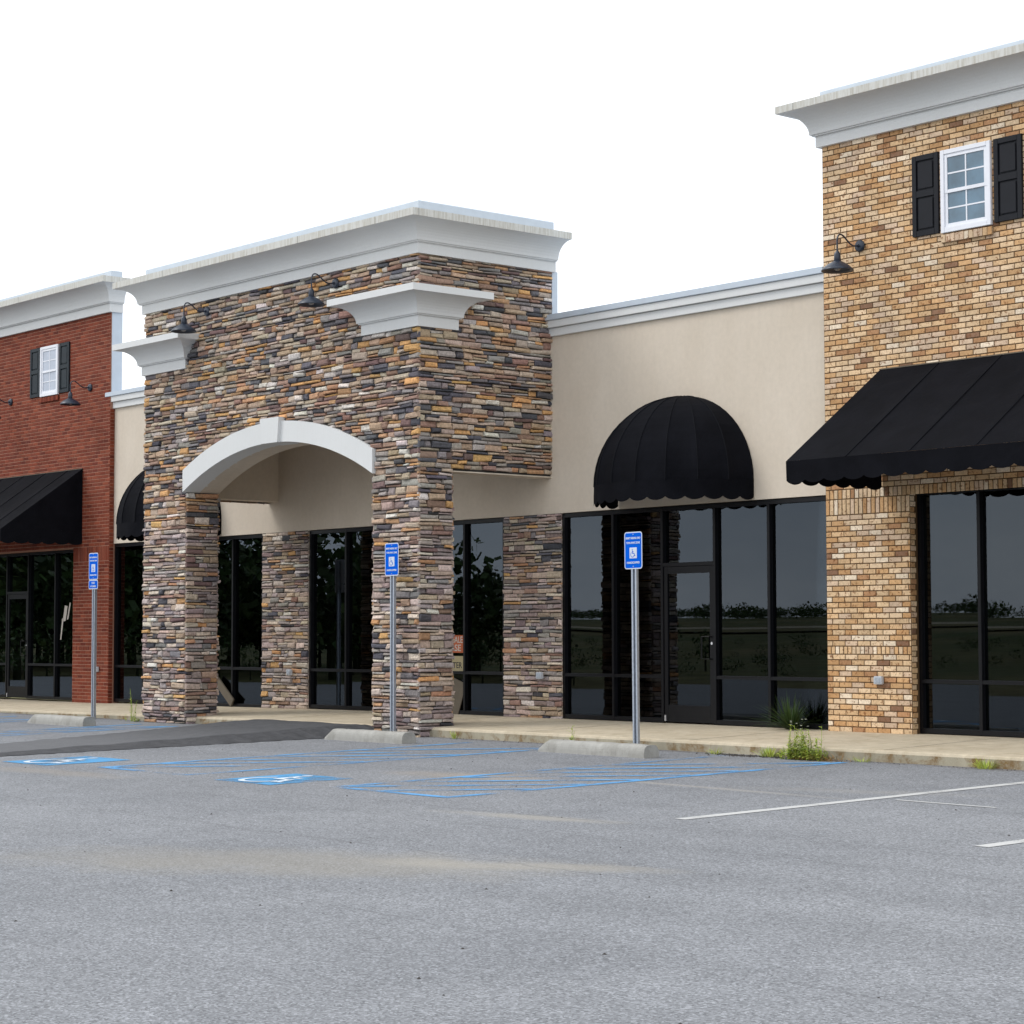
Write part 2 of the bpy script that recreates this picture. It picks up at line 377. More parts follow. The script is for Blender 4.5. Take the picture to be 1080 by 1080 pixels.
# ------------------------------------------------------------------ ground, lot, field
def build_ground():
    bm = MB()
    xs = [-160 + i * 2.0 for i in range(151)]
    # lot: flat across, falling 1.8% away from the kerb; rises again nowhere
    xs2 = [-75, -60, -45, -36, -30, -24, -18, -12, -6, 0, 10, 25, 45]
    ys2 = [-2.20 - 0.0, -3, -4, -6, -8, -11, -14, -18, -24, -32, -40, -48]
    v = [(x, y, lot_z(y)) for y in ys2 for x in xs2]; n = len(xs2)
    f = [(j * n + i, (j + 1) * n + i, (j + 1) * n + i + 1, j * n + i + 1) for j in range(len(ys2) - 1) for i in range(n - 1)]
    lot = struct(MB().add(v, f).build('parking_lot', M['asphalt']))
    # one big field sheet out to the horizon
    rad = [0, 20, 40, 55, 65, 75, 90, 110, 135, 165, 200, 250, 320, 420, 560, 800, 1200, 2000]
    A = 96; v = []; f = []
    def hz(x, y):
        d = max(-48 - y, -75 - x, 0)
        base = -1.35
        if d > 0:
            t = min(1, d / 160.0); base += 0.75 * min(1, d / 4) + 4.6 * t * t * (3 - 2 * t) + 0.5 * noise.noise(Vector((x * 0.02, y * 0.02, 0))) * min(1, d / 30)
            if x > -120 and d > 60: base += 1.6 * min(1, (d - 60) / 120) * max(0, math.sin((x + 120) * 0.009))
        return base
    for r in rad:
        for k in range(A):
            x = -20 + r * math.cos(2 * PI * k / A); y = -10 + r * math.sin(2 * PI * k / A)
            v.append((x, y, hz(x, y)))
    for j in range(len(rad) - 1):
        for k in range(A):
            k2 = (k + 1) % A; f.append((j * A + k, (j + 1) * A + k, (j + 1) * A + k2, j * A + k2))
    struct(MB().add(v, f).build('field', M['field']))
    return lot
LOT = build_ground()

def build_walk():
    xs = [-58 + 0.5 * i for i in range(119)]
    KE = -2.25
    prof = [(0.4, 0.0), (-0.8, 0.0), (-1.6, 0.0), (KE + 0.035, 0.0), (KE + 0.008, -0.010), (KE, -0.035)]
    mb = MB(); rows = []
    for x in xs:
        rows.append([(x, y, walk_z(x, y) + dz) for y, dz in prof])
    n = len(prof); v = [p for r in rows for p in r]
    f = [(i * n + j, i * n + j + 1, (i + 1) * n + j + 1, (i + 1) * n + j) for i in range(len(xs) - 1) for j in range(n - 1)]
    w = struct(mb.add(v, f).build('sidewalk', M['walk']))
    k = MB(); v = []
    for x in xs:
        zt = walk_z(x, KE) - 0.035
        for t in (0, .33, .66, 1):
            z = zt + (-0.25 - zt) * t
            v.append((x, KE - 0.006 * t + 0.004 * noise.noise(Vector((x * 3, z * 9, 2))), z))
    f = [(i * 4 + j, i * 4 + j + 1, (i + 1) * 4 + j + 1, (i + 1) * 4 + j) for i in range(len(xs) - 1) for j in range(3)]
    kb = struct(k.add(v, f).build('kerb', M['kerb']))
    # tooled joints in the slab
    j = MB()
    for x in (-44, -40, -36.5, -33, -30, -27.2, -24.2, -21.2, -18.2, -15.2, -12.2, -9):
        for a in range(6):
            y0 = -0.12 - a * 0.35; y1 = y0 - 0.35
            if y1 < KE + 0.04: y1 = KE + 0.04
            j.add([(x, y0, walk_z(x, y0) + .002), (x + .012, y0, walk_z(x, y0) + .002), (x + .012, y1, walk_z(x, y1) + .002), (x, y1, walk_z(x, y1) + .002)], [(0, 3, 2, 1)])
    j.build('slab_joint', M['grit'], w)
build_walk()

def build_ramp():
    # built-up asphalt ramp: flush with the sidewalk between the two piers, feathering out into the lot
    nx, ny = 44, 50; v = []
    for j in range(ny + 1):
        t = j / ny; y = -2.262 - t * 6.6
        xl = -28.75 + 2.6 * t + 0.06 * math.sin(j * 1.7); xr = -24.05 - 0.45 * t + 0.05 * math.sin(j * 2.3)
        for i in range(nx + 1):
            s = i / nx; x = xl + (xr - xl) * s
            top = walk_z(x, -2.25) - 0.005 - (walk_z(x, -2.25) - lot_z(-9)) * max(0, (t - 0.10) / 0.90) ** 0.9
            dr = min((xr - x) / 0.55, 1); dl = min((x - xl) / 1.3, 1)
            k = max(0, min(dr, dl))
            lz = lot_z(y) + 0.005
            z = lz + max(0, top - lz) * k + (0.012 * k * noise.noise(Vector((x * 2, y * 2, 0))) + .006 * noise.noise(Vector((x * 9, y * 9, 1))))
            v.append((x, y, z))
    n = nx + 1
    f = [(j * n + i, (j + 1) * n + i, (j + 1) * n + i + 1, j * n + i + 1) for j in range(ny) for i in range(nx)]
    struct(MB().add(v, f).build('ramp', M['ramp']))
build_ramp()

# ------------------------------------------------------------------ painted markings (parts of the lot)
def strip(mb, p, q, w, lift=0.004):
    p = Vector(p); q = Vector(q); d = (q - p).normalized(); nrm = Vector((-d.y, d.x)) * w / 2
    n = max(1, int((q - p).length / 0.8)); vs = []
    for i in range(n + 1):
        c = p + (q - p) * i / n
        for s in (-1, 1):
            c2 = c + nrm * s; vs.append((c2.x, c2.y, lot_z(c2.y) + lift))
    mb.add(vs, [(2 * i, 2 * i + 1, 2 * i + 3, 2 * i + 2) for i in range(n)])
def marks():
    for x, y1 in ((-12.38, -8.15), (-9.37, -8.15), (-6.36, -8.15), (-3.3, -8.15)):
        mb = MB(); strip(mb, (x, -2.45), (x, y1), 0.13); mb.build('parking_line', M['white'], LOT)
    mb = MB(); strip(mb, (-12.15, -5.70), (-11.05, -5.74), 0.05); mb.build('parking_line', M['white'], LOT)
    def aisle(x0, x1, ytop, ybot, front=True):
        mb = MB()
        strip(mb, (x0, ytop), (x0, ybot), 0.13); strip(mb, (x1, ytop), (x1, ybot), 0.13)
        if front: strip(mb, (x0 + .06, ybot + .05), (x1 - .06, ybot + .05), 0.11)
        w = x1 - x0 - 0.14; y = ytop - 0.15
        while y - w > ybot - 0.6:
            ye = max(y - w, ybot + .12); xe = x1 - .07 - (y - ye)
            strip(mb, (x1 - .07, y), (xe, ye), 0.125, 0.0046); y -= 0.72
        mb.build('hatched_aisle', M['blue'], LOT)
    aisle(-17.27, -15.47, -2.55, -8.15); aisle(-21.68, -19.87, -2.75, -8.25)
    mb = MB()
    aisle(-29.85, -28.75, -2.9, -8.3, False); aisle(-34.3, -32.55, -2.8, -8.3)
    return
marks()

def stroke(pts, w):
    """flat thick polyline in 2-D -> list of quads"""
    out = []
    P = [Vector(p) for p in pts]; L = []
    for i, p in enumerate(P):
        d = (P[min(i + 1, len(P) - 1)] - P[max(i - 1, 0)]).normalized()
        nn = Vector((-d.y, d.x)) * w / 2
        L.append((p + nn, p - nn))
    for a, b in zip(L, L[1:]): out.append([a[0], a[1], b[1], b[0]])
    return out
def isa_polys():
    """wheelchair symbol in a unit square, x right, y up"""
    polys = []
    polys.append([Vector((0.40 + .062 * math.cos(a), 0.885 + .062 * math.sin(a))) for a in [2 * PI * k / 14 for k in range(14)]])
    polys += stroke([(0.41, 0.79), (0.435, 0.50)], 0.10)
    polys += stroke([(0.42, 0.64), (0.64, 0.64)], 0.065)
    polys += stroke([(0.40, 0.47), (0.69, 0.47)], 0.085)
    polys += stroke([(0.67, 0.50), (0.79, 0.17)], 0.085)
    polys += stroke([(0.755, 0.19), (0.88, 0.235)], 0.065)
    polys += stroke([(0.47 - .03 + .27 * math.cos(a) - .02, 0.335 + .27 * math.sin(a)) for a in [2.10 + k * (4.05 / 20) for k in range(21)]], 0.07)
    return polys
def pad(cx, cy, sx, sy):
    mb = MB(); n = 1
    vs = [(cx + a * sx / 2, cy + b * sy / 2) for a, b in ((-1, -1), (1, -1), (1, 1), (-1, 1))]
    mb.add([(x, y, lot_z(y) + .0042) for x, y in vs], [(0, 1, 2, 3)])
    o = mb.build('accessible_parking_pad', M['bluepad'], LOT)
    s = MB()
    for poly in isa_polys():
        pp = [(cx + (p.x - .5) * sx * .92, cy + (p.y - .5) * sy * .92) for p in poly]
        s.add([(x, y, lot_z(y) + .0084) for x, y in pp], [tuple(range(len(pp)))])
    s.build('wheelchair_symbol', M['symbol'], o)
pad(-18.52, -7.86, 1.05, 1.05); pad(-23.02, -7.93, 1.1, 1.15)

# ------------------------------------------------------------------ masonry generators
def jig(a): return random.uniform(-a, a)
STONES = [((171, 148, 126), 22), ((154, 145, 139), 18), ((132, 126, 126), 10), ((94, 92, 98), 10), ((200, 156, 106), 8), ((180, 140, 108), 9),
          ((206, 198, 188), 9), ((118, 97, 93), 6), ((181, 164, 147), 18), ((150, 121, 107), 11), ((186, 166, 146), 8), ((76, 75, 80), 4)]
STONE_SET = [srgb(*c) for c, w in STONES for _ in range(w)]
def stone_tint(z, seed=None):
    c = random.choice(STONE_SET); k = random.uniform(0.84, 1.24)
    if z < 3.2 and random.random() < 0.5:      # the piers are laid with more of the pale grey-tan stone
        c = random.choice([srgb(182, 162, 150), srgb(168, 155, 152), srgb(202, 186, 172), srgb(148, 132, 128)])
    return tuple(min(0.85, x * k * random.uniform(0.95, 1.05)) for x in c)

def stones(mb, mp, v0, v1, spans, proud=(0.014, 0.058), hmin=0.034, hmax=0.112):
    """irregular ledge-stone coursing; mp(u, v, d) -> world point with d metres proud of the core"""
    v = v0
    while v < v1 - 0.012:
        h = random.choices([random.uniform(hmin, .052), random.uniform(.052, .078), random.uniform(.078, hmax)], [4, 5, 2])[0]
        if v + h > v1 - 0.02: h = v1 - v
        for (ua, ub) in spans(v + h * 0.5):
            u = ua
            while u < ub - 0.01:
                L = random.uniform(0.13, 0.42) * (1.0 if h < .07 else .85)
                if u + L > ub - 0.09: L = ub - u
                split = h > 0.085 and random.random() < 0.40
                parts = [(v, v + h)] if not split else [(v, v + h * (sp := random.uniform(.38, .62))), (v + h * sp, v + h)]
                if split and L > .3 and random.random() < .6:
                    m = u + L * random.uniform(.35, .65)
                    cells = [(u, u + L, *parts[0]), (u, m, *parts[1]), (m, u + L, *parts[1])]
                else: cells = [(u, u + L, a, b) for a, b in parts]
                for (a, b, c, d) in cells: one_stone(mb, mp, a, b, c, d, proud)
                u += L
        v += h
def one_stone(mb, mp, u0, u1, v0, v1, proud):
    g = 0.006; nu, nv = 4, 3
    p = random.uniform(*proud); tu, tv = jig(.016), random.uniform(-.022, .010); sk = jig(.010) if u1 - u0 < .3 else jig(.016)
    c = [(u0 + g + jig(.009), v0 + g + jig(.006) - sk / 2), (u1 - g + jig(.009), v0 + g + jig(.006) + sk / 2), (u1 - g + jig(.009), v1 - g + jig(.007) + sk / 2), (u0 + g + jig(.009), v1 - g + jig(.007) - sk / 2)]
    us = (0.0, min(.22, .012 / max(.02, u1 - u0) + .03), 1 - min(.22, .012 / max(.02, u1 - u0) + .03), 1.0); vs = (0.0, .5, 1.0) if v1 - v0 < .05 else (0.0, .45, 1.0)
    vs = (0.0, 0.24, 0.76, 1.0); nv = 4
    front = []
    for j, b in enumerate(vs):
        for i, a in enumerate(us):
            x = (c[0][0] * (1 - a) + c[1][0] * a) * (1 - b) + (c[3][0] * (1 - a) + c[2][0] * a) * b
            y = (c[0][1] * (1 - a) + c[1][1] * a) * (1 - b) + (c[3][1] * (1 - a) + c[2][1] * a) * b
            edge = i in (0, nu - 1) or j in (0, nv - 1)
            d = p + tu * (a - .5) + tv * (b - .5) + jig(.0055) - (random.uniform(.007, .020) if edge else 0)
            front.append(mp(x + (jig(.005) if edge else 0), y + (jig(.0055) if edge else 0), max(.004, d)))
    loop = [0, 1, 2, 3, 7, 11, 15, 14, 13, 12, 8, 4]
    back = []
    for k in loop:
        j, i = divmod(k, nu); a, b = us[i], vs[j]
        x = u0 + g + (u1 - u0 - 2 * g) * a; y = v0 + g + (v1 - v0 - 2 * g) * b
        back.append(mp(x, y, -0.012))
    f = [(j * nu + i, j * nu + i + 1, (j + 1) * nu + i + 1, (j + 1) * nu + i) for j in range(nv - 1) for i in range(nu - 1)]
    n = len(loop)
    for k in range(n): f.append((loop[k], 16 + k, 16 + (k + 1) % n, loop[(k + 1) % n]))
    mb.add(front + back, f, stone_tint(0.5 * (v0 + v1)))

def brick(mb, mp, u0, u1, v0, v1, tint, proud=0.006):
    b = 0.004; p = proud + jig(.0015)
    q = [(u0, v0), (u1, v0), (u1, v1), (u0, v1)]
    s = [(u0 + b, v0 + b), (u1 - b, v0 + b), (u1 - b, v1 - b), (u0 + b, v1 - b)]
    V = [mp(*a, p) for a in s] + [mp(*a, p - .0035) for a in q] + [mp(*a, -.006) for a in q]
    f = [(0, 1, 2, 3)]
    for k in range(4):
        n = (k + 1) % 4; f += [(4 + k, 4 + n, n, k), (8 + k, 8 + n, 4 + n, 4 + k)]
    mb.add(V, f, tint)
def brickwork(mb, mp, v0, v1, spans, pal, bands=(), joint=0.010):
    C = 0.0677; L = 0.203; v = v0; row = 0
    bands = sorted(bands)
    while v < v1 - 0.02:
        band = next((b for b in bands if b[0] <= v + 0.01 < b[1]), None)
        if band: h = band[1] - v
        else:
            nxt = min([b[0] for b in bands if b[0] > v + .01] + [v1]); k = max(1, round((nxt - v) / C)); h = (nxt - v) / k
        for (ua, ub) in spans(v + h * .5):
            if band:
                n = max(1, round((ub - ua) / C)); w = (ub - ua) / n
                for i in range(n): brick(mb, mp, ua + i * w + joint / 2, ua + (i + 1) * w - joint / 2, v + joint / 2, v + h - joint / 2, pal())
            else:
                k0 = math.floor(ua / L) - 1; off = (row % 2) * L / 2
                u = k0 * L + off
                while u < ub:
                    a = max(u, ua); b = min(u + L, ub)
                    if b - a > 0.03: brick(mb, mp, a + joint / 2, b - joint / 2, v + joint / 2, v + h - joint / 2, pal())
                    u += L
        v += h; row += 1
TAN = [srgb(*c) for c, w in (((208, 174, 134), 8), ((200, 160, 116), 6), ((217, 190, 157), 8), ((190, 148, 104), 4), ((212, 182, 145), 8), ((204, 178, 152), 6), ((174, 132, 96), 3), ((226, 208, 184), 2), ((134, 102, 80), 1)) for _ in range(w)]
RED = [srgb(*c) for c, w in (((132, 62, 42), 6), ((123, 55, 37), 6), ((142, 71, 49), 4), ((112, 49, 35), 3), ((128, 64, 47), 3)) for _ in range(w)]
def pal_tan():
    c = random.choice(TAN); k = random.uniform(.90, 1.16); return tuple(x * k for x in c)
def pal_red():
    c = random.choice(RED); k = random.uniform(.74, .96); return tuple(x * k for x in c)

def cut(a, b, holes, v):
    """span [a, b] minus the holes (u0, u1, v0, v1) alive at height v"""
    out = [(a, b)]
    for (u0, u1, h0, h1) in holes:
        if h0 < v < h1:
            nx = []
            for (p, q) in out:
                if u1 <= p or u0 >= q: nx.append((p, q)); continue
                if u0 > p: nx.append((p, u0))
                if u1 < q: nx.append((u1, q))
            out = nx
    return out

# ------------------------------------------------------------------ cornices
def sweep(plan, prof, closed=False):
    """plan(d) -> list of (x, y) for an offset d; prof list of (d, z)"""
    mb = MB(); rows = [[(x, y, z) for x, y in plan(d)] for d, z in prof]
    n = len(rows[0]); v = [p for r in rows for p in r]; f = []
    for k in range(len(rows) - 1):
        for i in range(n if closed else n - 1):
            j = (i + 1) % n; f.append((k * n + i, k * n + j, (k + 1) * n + j, (k + 1) * n + i))
    if not closed:
        f.append(tuple(k * n for k in range(len(rows)))); f.append(tuple(k * n + n - 1 for k in reversed(range(len(rows)))))
    mb.add(v, f); return mb
def cove(d0, z0, d1, z1, n=10):
    return [(d0 + (d1 - d0) * (1 - math.cos(t)), z0 + (z1 - z0) * math.sin(t)) for t in [PI / 2 * k / n for k in range(n + 1)]]
def cornice(name, plan, zb, zf, zc, zt, parent, closed=True, reach=0.40, top_in=-0.05, coping=None):
    """frieze board zb..zf, cove up to zc, cap zc..zt"""
    o = bpy.data.objects.new(name, None)
    body = sweep(plan, [(-.02, zb), (.055, zb), (.055, zf - .012), (.090, zf - .012), (.090, zf + .006)] + cove(.112, zf + .006, reach, zc - .006) + [(-.02, zc - .004)], closed)
    b = body.build(name, M['trim'], parent)
    cap = sweep(plan, [(reach - .02, zc - .006), (reach + .012, zc - .006), (reach + .012, zt), (top_in, zt + 0.03)], closed)
    cp = cap.build('cornice_cap', M['cap'], b)
    bpy.data.objects.remove(o)
    if coping:
        c = sweep(plan, [(-.03, zt + .02), (.012, zt + .02), (.012, coping - .012), (.004, coping), (-.24, coping + .01)], closed)
        c.build('metal_coping', M['coping'], b)
    return b

# ------------------------------------------------------------------ storefronts
FW = 0.050
def storefront(bld, xs, x_end, zhead, zbot, doors=(), yf=0.015, head_h=0.055, z_rail=0.755):
    """xs: left edges of the uprights (first is the jamb); doors: bay indices"""
    fr = MB(); yb = yf + .115; yg = yf + .062
    edges = list(xs) + [x_end - FW]
    for i, x in enumerate(edges):
        w = FW
        fr.box(x, x + w, yf, yb, zbot, zhead, bev=.003)
    fr_o = None; panes = []; doors_geo = []
    for i in range(len(edges) - 1):
        a, b = edges[i] + FW, edges[i + 1]
        fr.box(a - .001, b + .001, yf + .002, yb - .002, zhead - head_h, zhead - .001)
        if i in doors:
            zd = zbot + 2.13
            fr.box(a - .001, b + .001, yf + .002, yb - .002, zd, zd + .05)
            panes.append((a, b, zd + .05, zhead - head_h)); doors_geo.append((a, b, zd))
        else:
            fr.box(a - .001, b + .001, yf + .002, yb - .002, zbot + .001, zbot + .06)
            fr.box(a - .001, b + .001, yf + .004, yb - .004, z_rail, z_rail + .045)
            panes += [(a, b, zbot + .06, z_rail), (a, b, z_rail + .045, zhead - head_h)]
    fr_o = fr.build('storefront_frame', M['frame'], bld)
    for a, b, c, d in panes:
        p = MB().box(a - .004, b + .004, yg, yg + .006, c - .004, d + .004)
        tx, tz = jig(.0035), jig(.0025)      # no pane sits quite true
        p.v = [(x, y + tx * (x > (a + b) / 2) + tz * (z > (c + d) / 2), z) for x, y, z in p.v]; p.build('pane', M['glass'], fr_o)
    for a, b, zd in doors_geo:
        d = MB(); y0, y1 = yf + .012, yf + .060; g = .006
        d.box(a + g, a + .075, y0, y1, zbot + .012, zd - g, bev=.003); d.box(b - .075, b - g, y0, y1, zbot + .012, zd - g, bev=.003)
        d.box(a + .075, b - .075, y0 + .001, y1 - .001, zd - .10, zd - g); d.box(a + .075, b - .075, y0 + .001, y1 - .001, zbot + .012, zbot + .24)
        do = d.build('door', M['frame'], bld)
        MB().box(a + .072, b - .072, y0 + .018, y0 + .024, zbot + .235, zd - .095).build('pane', M['glass'], do)
        h = MB(); hx = b - .105; zc = zbot + 1.02
        h.tube([(b - .04, y0 - .001, zc + .15), (b - .04, y0 - .05, zc + .15), (hx - .07, y0 - .055, zc + .15), (hx - .07, y0 - .055, zc - .15), (b - .04, y0 - .05, zc - .15), (b - .04, y0 - .001, zc - .15)], .010, 6)
        h.build('handle', M['frame'], do)
        lk = MB().lathe([(0.0, -.02), (.019, -.02), (.019, .0), (0.0, .0)], (0, 0, 0), 12).build('lock', M['silver'], do)
        lk.data.transform(Matrix.Translation((b - .038, y0 - .004, zc + .06)) @ Matrix.Rotation(PI / 2, 4, 'X'))
        MB().box(a + .012, a + .04, y0 - .012, y0 - .001, zbot + .02, zbot + .10).build('pivot', M['silver'], do)
    return fr_o

def interior(bld, x0, x1, depth=5.0, z0=0.13, z1=3.6):
    mb = MB()
    mb.add([(x0, .17, z0), (x1, .17, z0), (x1, depth, z0), (x0, depth, z0)], [(0, 1, 2, 3)])
    mb.add([(x0, .17, z1), (x1, .17, z1), (x1, depth, z1), (x0, depth, z1)], [(3, 2, 1, 0)])
    mb.add([(x0, depth, z0), (x1, depth, z0), (x1, depth, z1), (x0, depth, z1)], [(3, 2, 1, 0)])
    for x in (x0, x1): mb.add([(x, .17, z0), (x, depth, z0), (x, depth, z1), (x, .17, z1)], [(0, 1, 2, 3)])
    return mb.build('interior', M['inner'], bld)

def walls(bld, name, mat, x0, x1, yf, yb, z0, z1, holes):
    """solid wall slab with rectangular openings, made of butted boxes"""
    mb = MB(); zs = sorted({z0, z1, *[h[2] for h in holes], *[h[3] for h in holes]}); zs = [z for z in zs if z0 <= z <= z1]
    for a, b in zip(zs, zs[1:]):
        for (p, q) in cut(x0, x1, holes, (a + b) / 2): mb.box(p, q, yf, yb, a, b)
    return mb.build(name, mat, bld)

# ------------------------------------------------------------------ cream stucco building
CR = thing('shop_building', 'cream stucco shop wall running behind the stone entrance, between the red and tan brick fronts', 'shop', (-26.9, 0, 0), 'shop fronts of the strip')
CR0 = Vector((-26.9, 0, 0))
def rel(o, root):           # children are modelled in world space; keep them there under a moved root
    for c in root.children: c.matrix_parent_inverse = Matrix.Translation(-root.location)
XA, XB = -35.858, -17.86
ZH = 3.115
holesC = [(-35.858, -30.74, -1, ZH), (-29.37, -24.27, -1, ZH), (-22.98, -17.86, -1, ZH)]
walls(CR, 'stucco_wall', M['stucco'], XA, XB, 0.0, 0.22, -0.35, 5.72, holesC)
roof = MB().box(XA, XB, 0.22, 15, 5.3, 5.45); roof.box(XA, XB, 14.8, 15, -.4, 5.3); roof.build('roof', M['coping'], CR)
# stone veneer pieces between the windows
for (a, b) in ((-30.739, -29.371), (-24.269, -22.981)):
    mb = MB(); mp = lambda u, v, d: (u, -0.004 - d, v)
    zb = walk_z((a + b) / 2, 0) - .02
    stones(mb, mp, zb, ZH - .005, lambda v, a=a, b=b: [(a - .004, b + .016)], (.008, .034))
    mb.box(a, b, -0.004, -0.001, zb, ZH - .002, srgb(58, 54, 50)); mb.build('stone_pilaster', M['stone'], CR)
# parapet trim: metal coping over two stepped white bands
def cream_plan(d): return [(XA - .12, 0.3), (XA - .12, -d), (-30.5, -d), (-23.23, -d), (XB + .012, -d)]
for x0, x1 in ((XA - .20, -30.42), (-23.28, XB + .012)):
    t = MB().box(x0, x1, -.045, .26, 5.708, 5.826, bev=.004); t.box(x0, x1, -.085, .26, 5.830, 5.935, bev=.004); t.build('parapet_trim', M['trim'], CR)
    MB().box(x0, x1, -.110, .30, 5.938, 6.022, bev=.006).build('metal_coping', M['coping'], CR)
MB().box(-30.42, -23.28, -.02, .26, 5.708, 6.02).build('parapet_trim', M['trim'], CR)
ZS = 0.152
storefront(CR, [-22.98, -21.94, -20.95, -19.95, -18.965], -17.875, ZH - .012, ZS, doors=(2,))
storefront(CR, [-29.365, -28.355, -27.34, -26.31, -25.27], -24.275, ZH - .012, ZS - .01)
storefront(CR, [-35.853, -34.80, -33.85, -32.82, -31.75], -30.745, ZH - .012, ZS - .05, doors=(2,))
interior(CR, -22.9, -17.95); interior(CR, -29.3, -24.35); interior(CR, -35.75, -30.8)

# ------------------------------------------------------------------ brick towers
def upper_window(bld, xc, yb, z0, z1, w, shut, pane, off, sw=.40):
    x0, x1 = xc - w / 2, xc + w / 2
    f = MB(); t = .055
    y0, y1 = yb - .045, yb - .002
    for (a, b, c, d) in ((x0, x0 + t, z0, z1), (x1 - t, x1, z0, z1), (x0 + t, x1 - t, z1 - t, z1), (x0 + t, x1 - t, z0, z0 + t + .01)): f.box(a, b, y0, y1, c, d, bev=.004)
    fo = f.build('window_frame', M['vinyl'], bld)
    zm = (z0 + z1) / 2 - .005; s = .042
    for (a, b, yo) in ((zm - .022, z1 - t, .012), (z0 + t + .01, zm + .022, .018)):
        sa = MB(); ya, yc = y0 + yo, y1 - .001
        p0, p1 = x0 + t, x1 - t
        for (q0, q1, c, d) in ((p0, p0 + s, a, b), (p1 - s, p1, a, b), (p0 + s, p1 - s, b - s, b), (p0 + s, p1 - s, a, a + s)): sa.box(q0, q1, ya, yc, c, d, bev=.002)
        xm = (p0 + p1) / 2; zz = (a + b) / 2
        sa.box(xm - .009, xm + .009, ya + .006, yc - .004, a + s, b - s); sa.box(p0 + s, xm - .009, ya + .007, yc - .005, zz - .009, zz + .009); sa.box(xm + .009, p1 - s, ya + .007, yc - .005, zz - .009, zz + .009)
        sa.build('sash', M['vinyl'], fo)
        MB().box(p0 + s - .003, p1 - s + .003, ya + .012, yc - .006, a + s - .003, b - s + .003).build('pane', pane, fo)
    for sx in (-1, 1):
        a = x0 - off - sw if sx < 0 else x1 + off; b = a + sw
        sh = MB(); r = .065; y2 = yb - .034; zs0, zs1 = z0 + .015, z1 + .002
        zmid = (zs0 + zs1) / 2 + .02
        sh.box(a, b, yb - .012, yb - .003, zs0, zs1)
        for (p, q, c, d) in ((a, a + r, zs0, zs1), (b - r, b, zs0, zs1), (a + r, b - r, zs1 - r, zs1), (a + r, b - r, zs0, zs0 + r), (a + r, b - r, zmid - .04, zmid + .04)): sh.box(p, q, y2, yb - .0125, c, d, bev=.003)
        for (c, d) in ((zs0 + r + .02, zmid - .06), (zmid + .06, zs1 - r - .02)): sh.box(a + r + .02, b - r - .02, y2 + .006, yb - .0125, c, d, bev=.008)
        sh.build('shutter', shut, bld)

def tower(name, label, x0, x1, yf, pier, open_x, zhead, ztop, mat, mortar, pal, bands, win, wlabel, shut, pane, plan, cz, zb, offs, mulls, doors, zfloor):
    T = thing('shop_building', label, 'shop', (0.5 * (x0 + x1), yf, 0), 'shop fronts of the strip')
    yc = yf + .006
    hole = [(open_x[0], open_x[1], -1, zhead)]
    walls(T, 'wall', mortar, x0 + .001, x1, yc, .14 if pal is pal_red else .24, -.35, ztop, hole)
    mb = MB(); mp = lambda u, v, d: (u, yc - d, v)
    z0b = zfloor - 0.02
    wx0, wx1 = win - .375, win + .375
    brickwork(mb, mp, z0b, ztop, lambda v: cut(x0, x1, hole, v), pal, bands, .013 if pal is pal_red else .0125)
    # returns: inner jamb and outer end
    brickwork(mb, lambda u, v, d: (open_x[0] + d, u, v), z0b, zhead, lambda v: [(yc, .02)], pal)
    bw = mb.build('brickwork', mat, T)
    # header sill under the upper window
    sl = MB()
    n = 11
    for i in range(n):
        a = wx0 + .0 + i * (wx1 - wx0) / n
        brick(sl, lambda u, v, d: (u, yc - .035 - d, v), a + .004, a + (wx1 - wx0) / n - .004, 6.045, 6.140, pal())
    sl.box(wx0, wx1, yc - .034, yc - .001, 6.045, 6.140, tuple(x * .5 for x in pal())); sl.build('window_sill', mat, T)
    upper_window(T, win, yc - .004, 6.16, 7.165, .735, shut, pane, offs)
    cornice('cornice', plan, *cz, T, False, .405, -.20, cz[3] + .19)
    storefront(T, mulls, open_x[1], zhead - .004, zfloor, doors, yf=.045)
    interior(T, open_x[0] + .05, open_x[1] - .05)
    return T
TX0, TX1 = -17.855, -11.6
TAN_T = tower('tan', 'tan brick shop front at the right end with white cornice and black shutters', TX0, TX1, -.09, None, (-16.51, -12.95), 3.10, 7.56, M['tan'], M['tan_mortar'], pal_tan,
              ((1.10, 1.20), (2.84, 3.04), (3.04, 3.16)), -15.58, '', M['shutter'], M['upane'],
              lambda d: [(TX0 - d, .24), (TX0 - d, -.09 - d), (TX1 + d, -.09 - d), (TX1 + d, .24)], (7.55, 7.705, 8.0, 8.088), -1, .04,
              [-16.505, -15.62, -14.72, -13.8], (2,), .152)
RX0, RX1 = -45.2, -35.865
RED_T = tower('red', 'red brick shop front at the left end with white cornice and slate shutters', RX0, RX1, -.10, None, (-44.0, -37.26), 3.06, 7.58, M['red'], M['red_mortar'], pal_red,
              ((1.07, 1.16), (2.79, 3.08)), -38.265, '', M['shutter2'], M['upane2'],
              lambda d: [(RX0 - d, .13), (RX0 - d, -.10 - d), (RX1 + d, -.10 - d), (RX1 + d, .13)], (7.565, 7.745, 8.075, 8.185), -1, .04,
              [-43.9, -42.9, -41.4, -40.35, -39.42, -38.28], (3,), .085)
# brick end of the red front and its painted parapet side above the cream roof
mb = MB(); brickwork(mb, lambda u, v, d: (RX1 + d, u, v), .05, 5.70, lambda v: [(-.10, -.004)], pal_red)
mb.build('brick_return', M['red'], RED_T)
MB().box(RX1 + .002, RX1 + .012, -.080, .145, 6.0, 7.57).build('parapet_side', M['coping'], RED_T)
MB().box(TX0, TX1, .24, 14.9, 6.4, 6.55).build('roof', M['coping'], TAN_T)
MB().box(RX0, RX1 - .3, .14, 14.9, 5.6, 5.75).build('roof', M['coping'], RED_T)

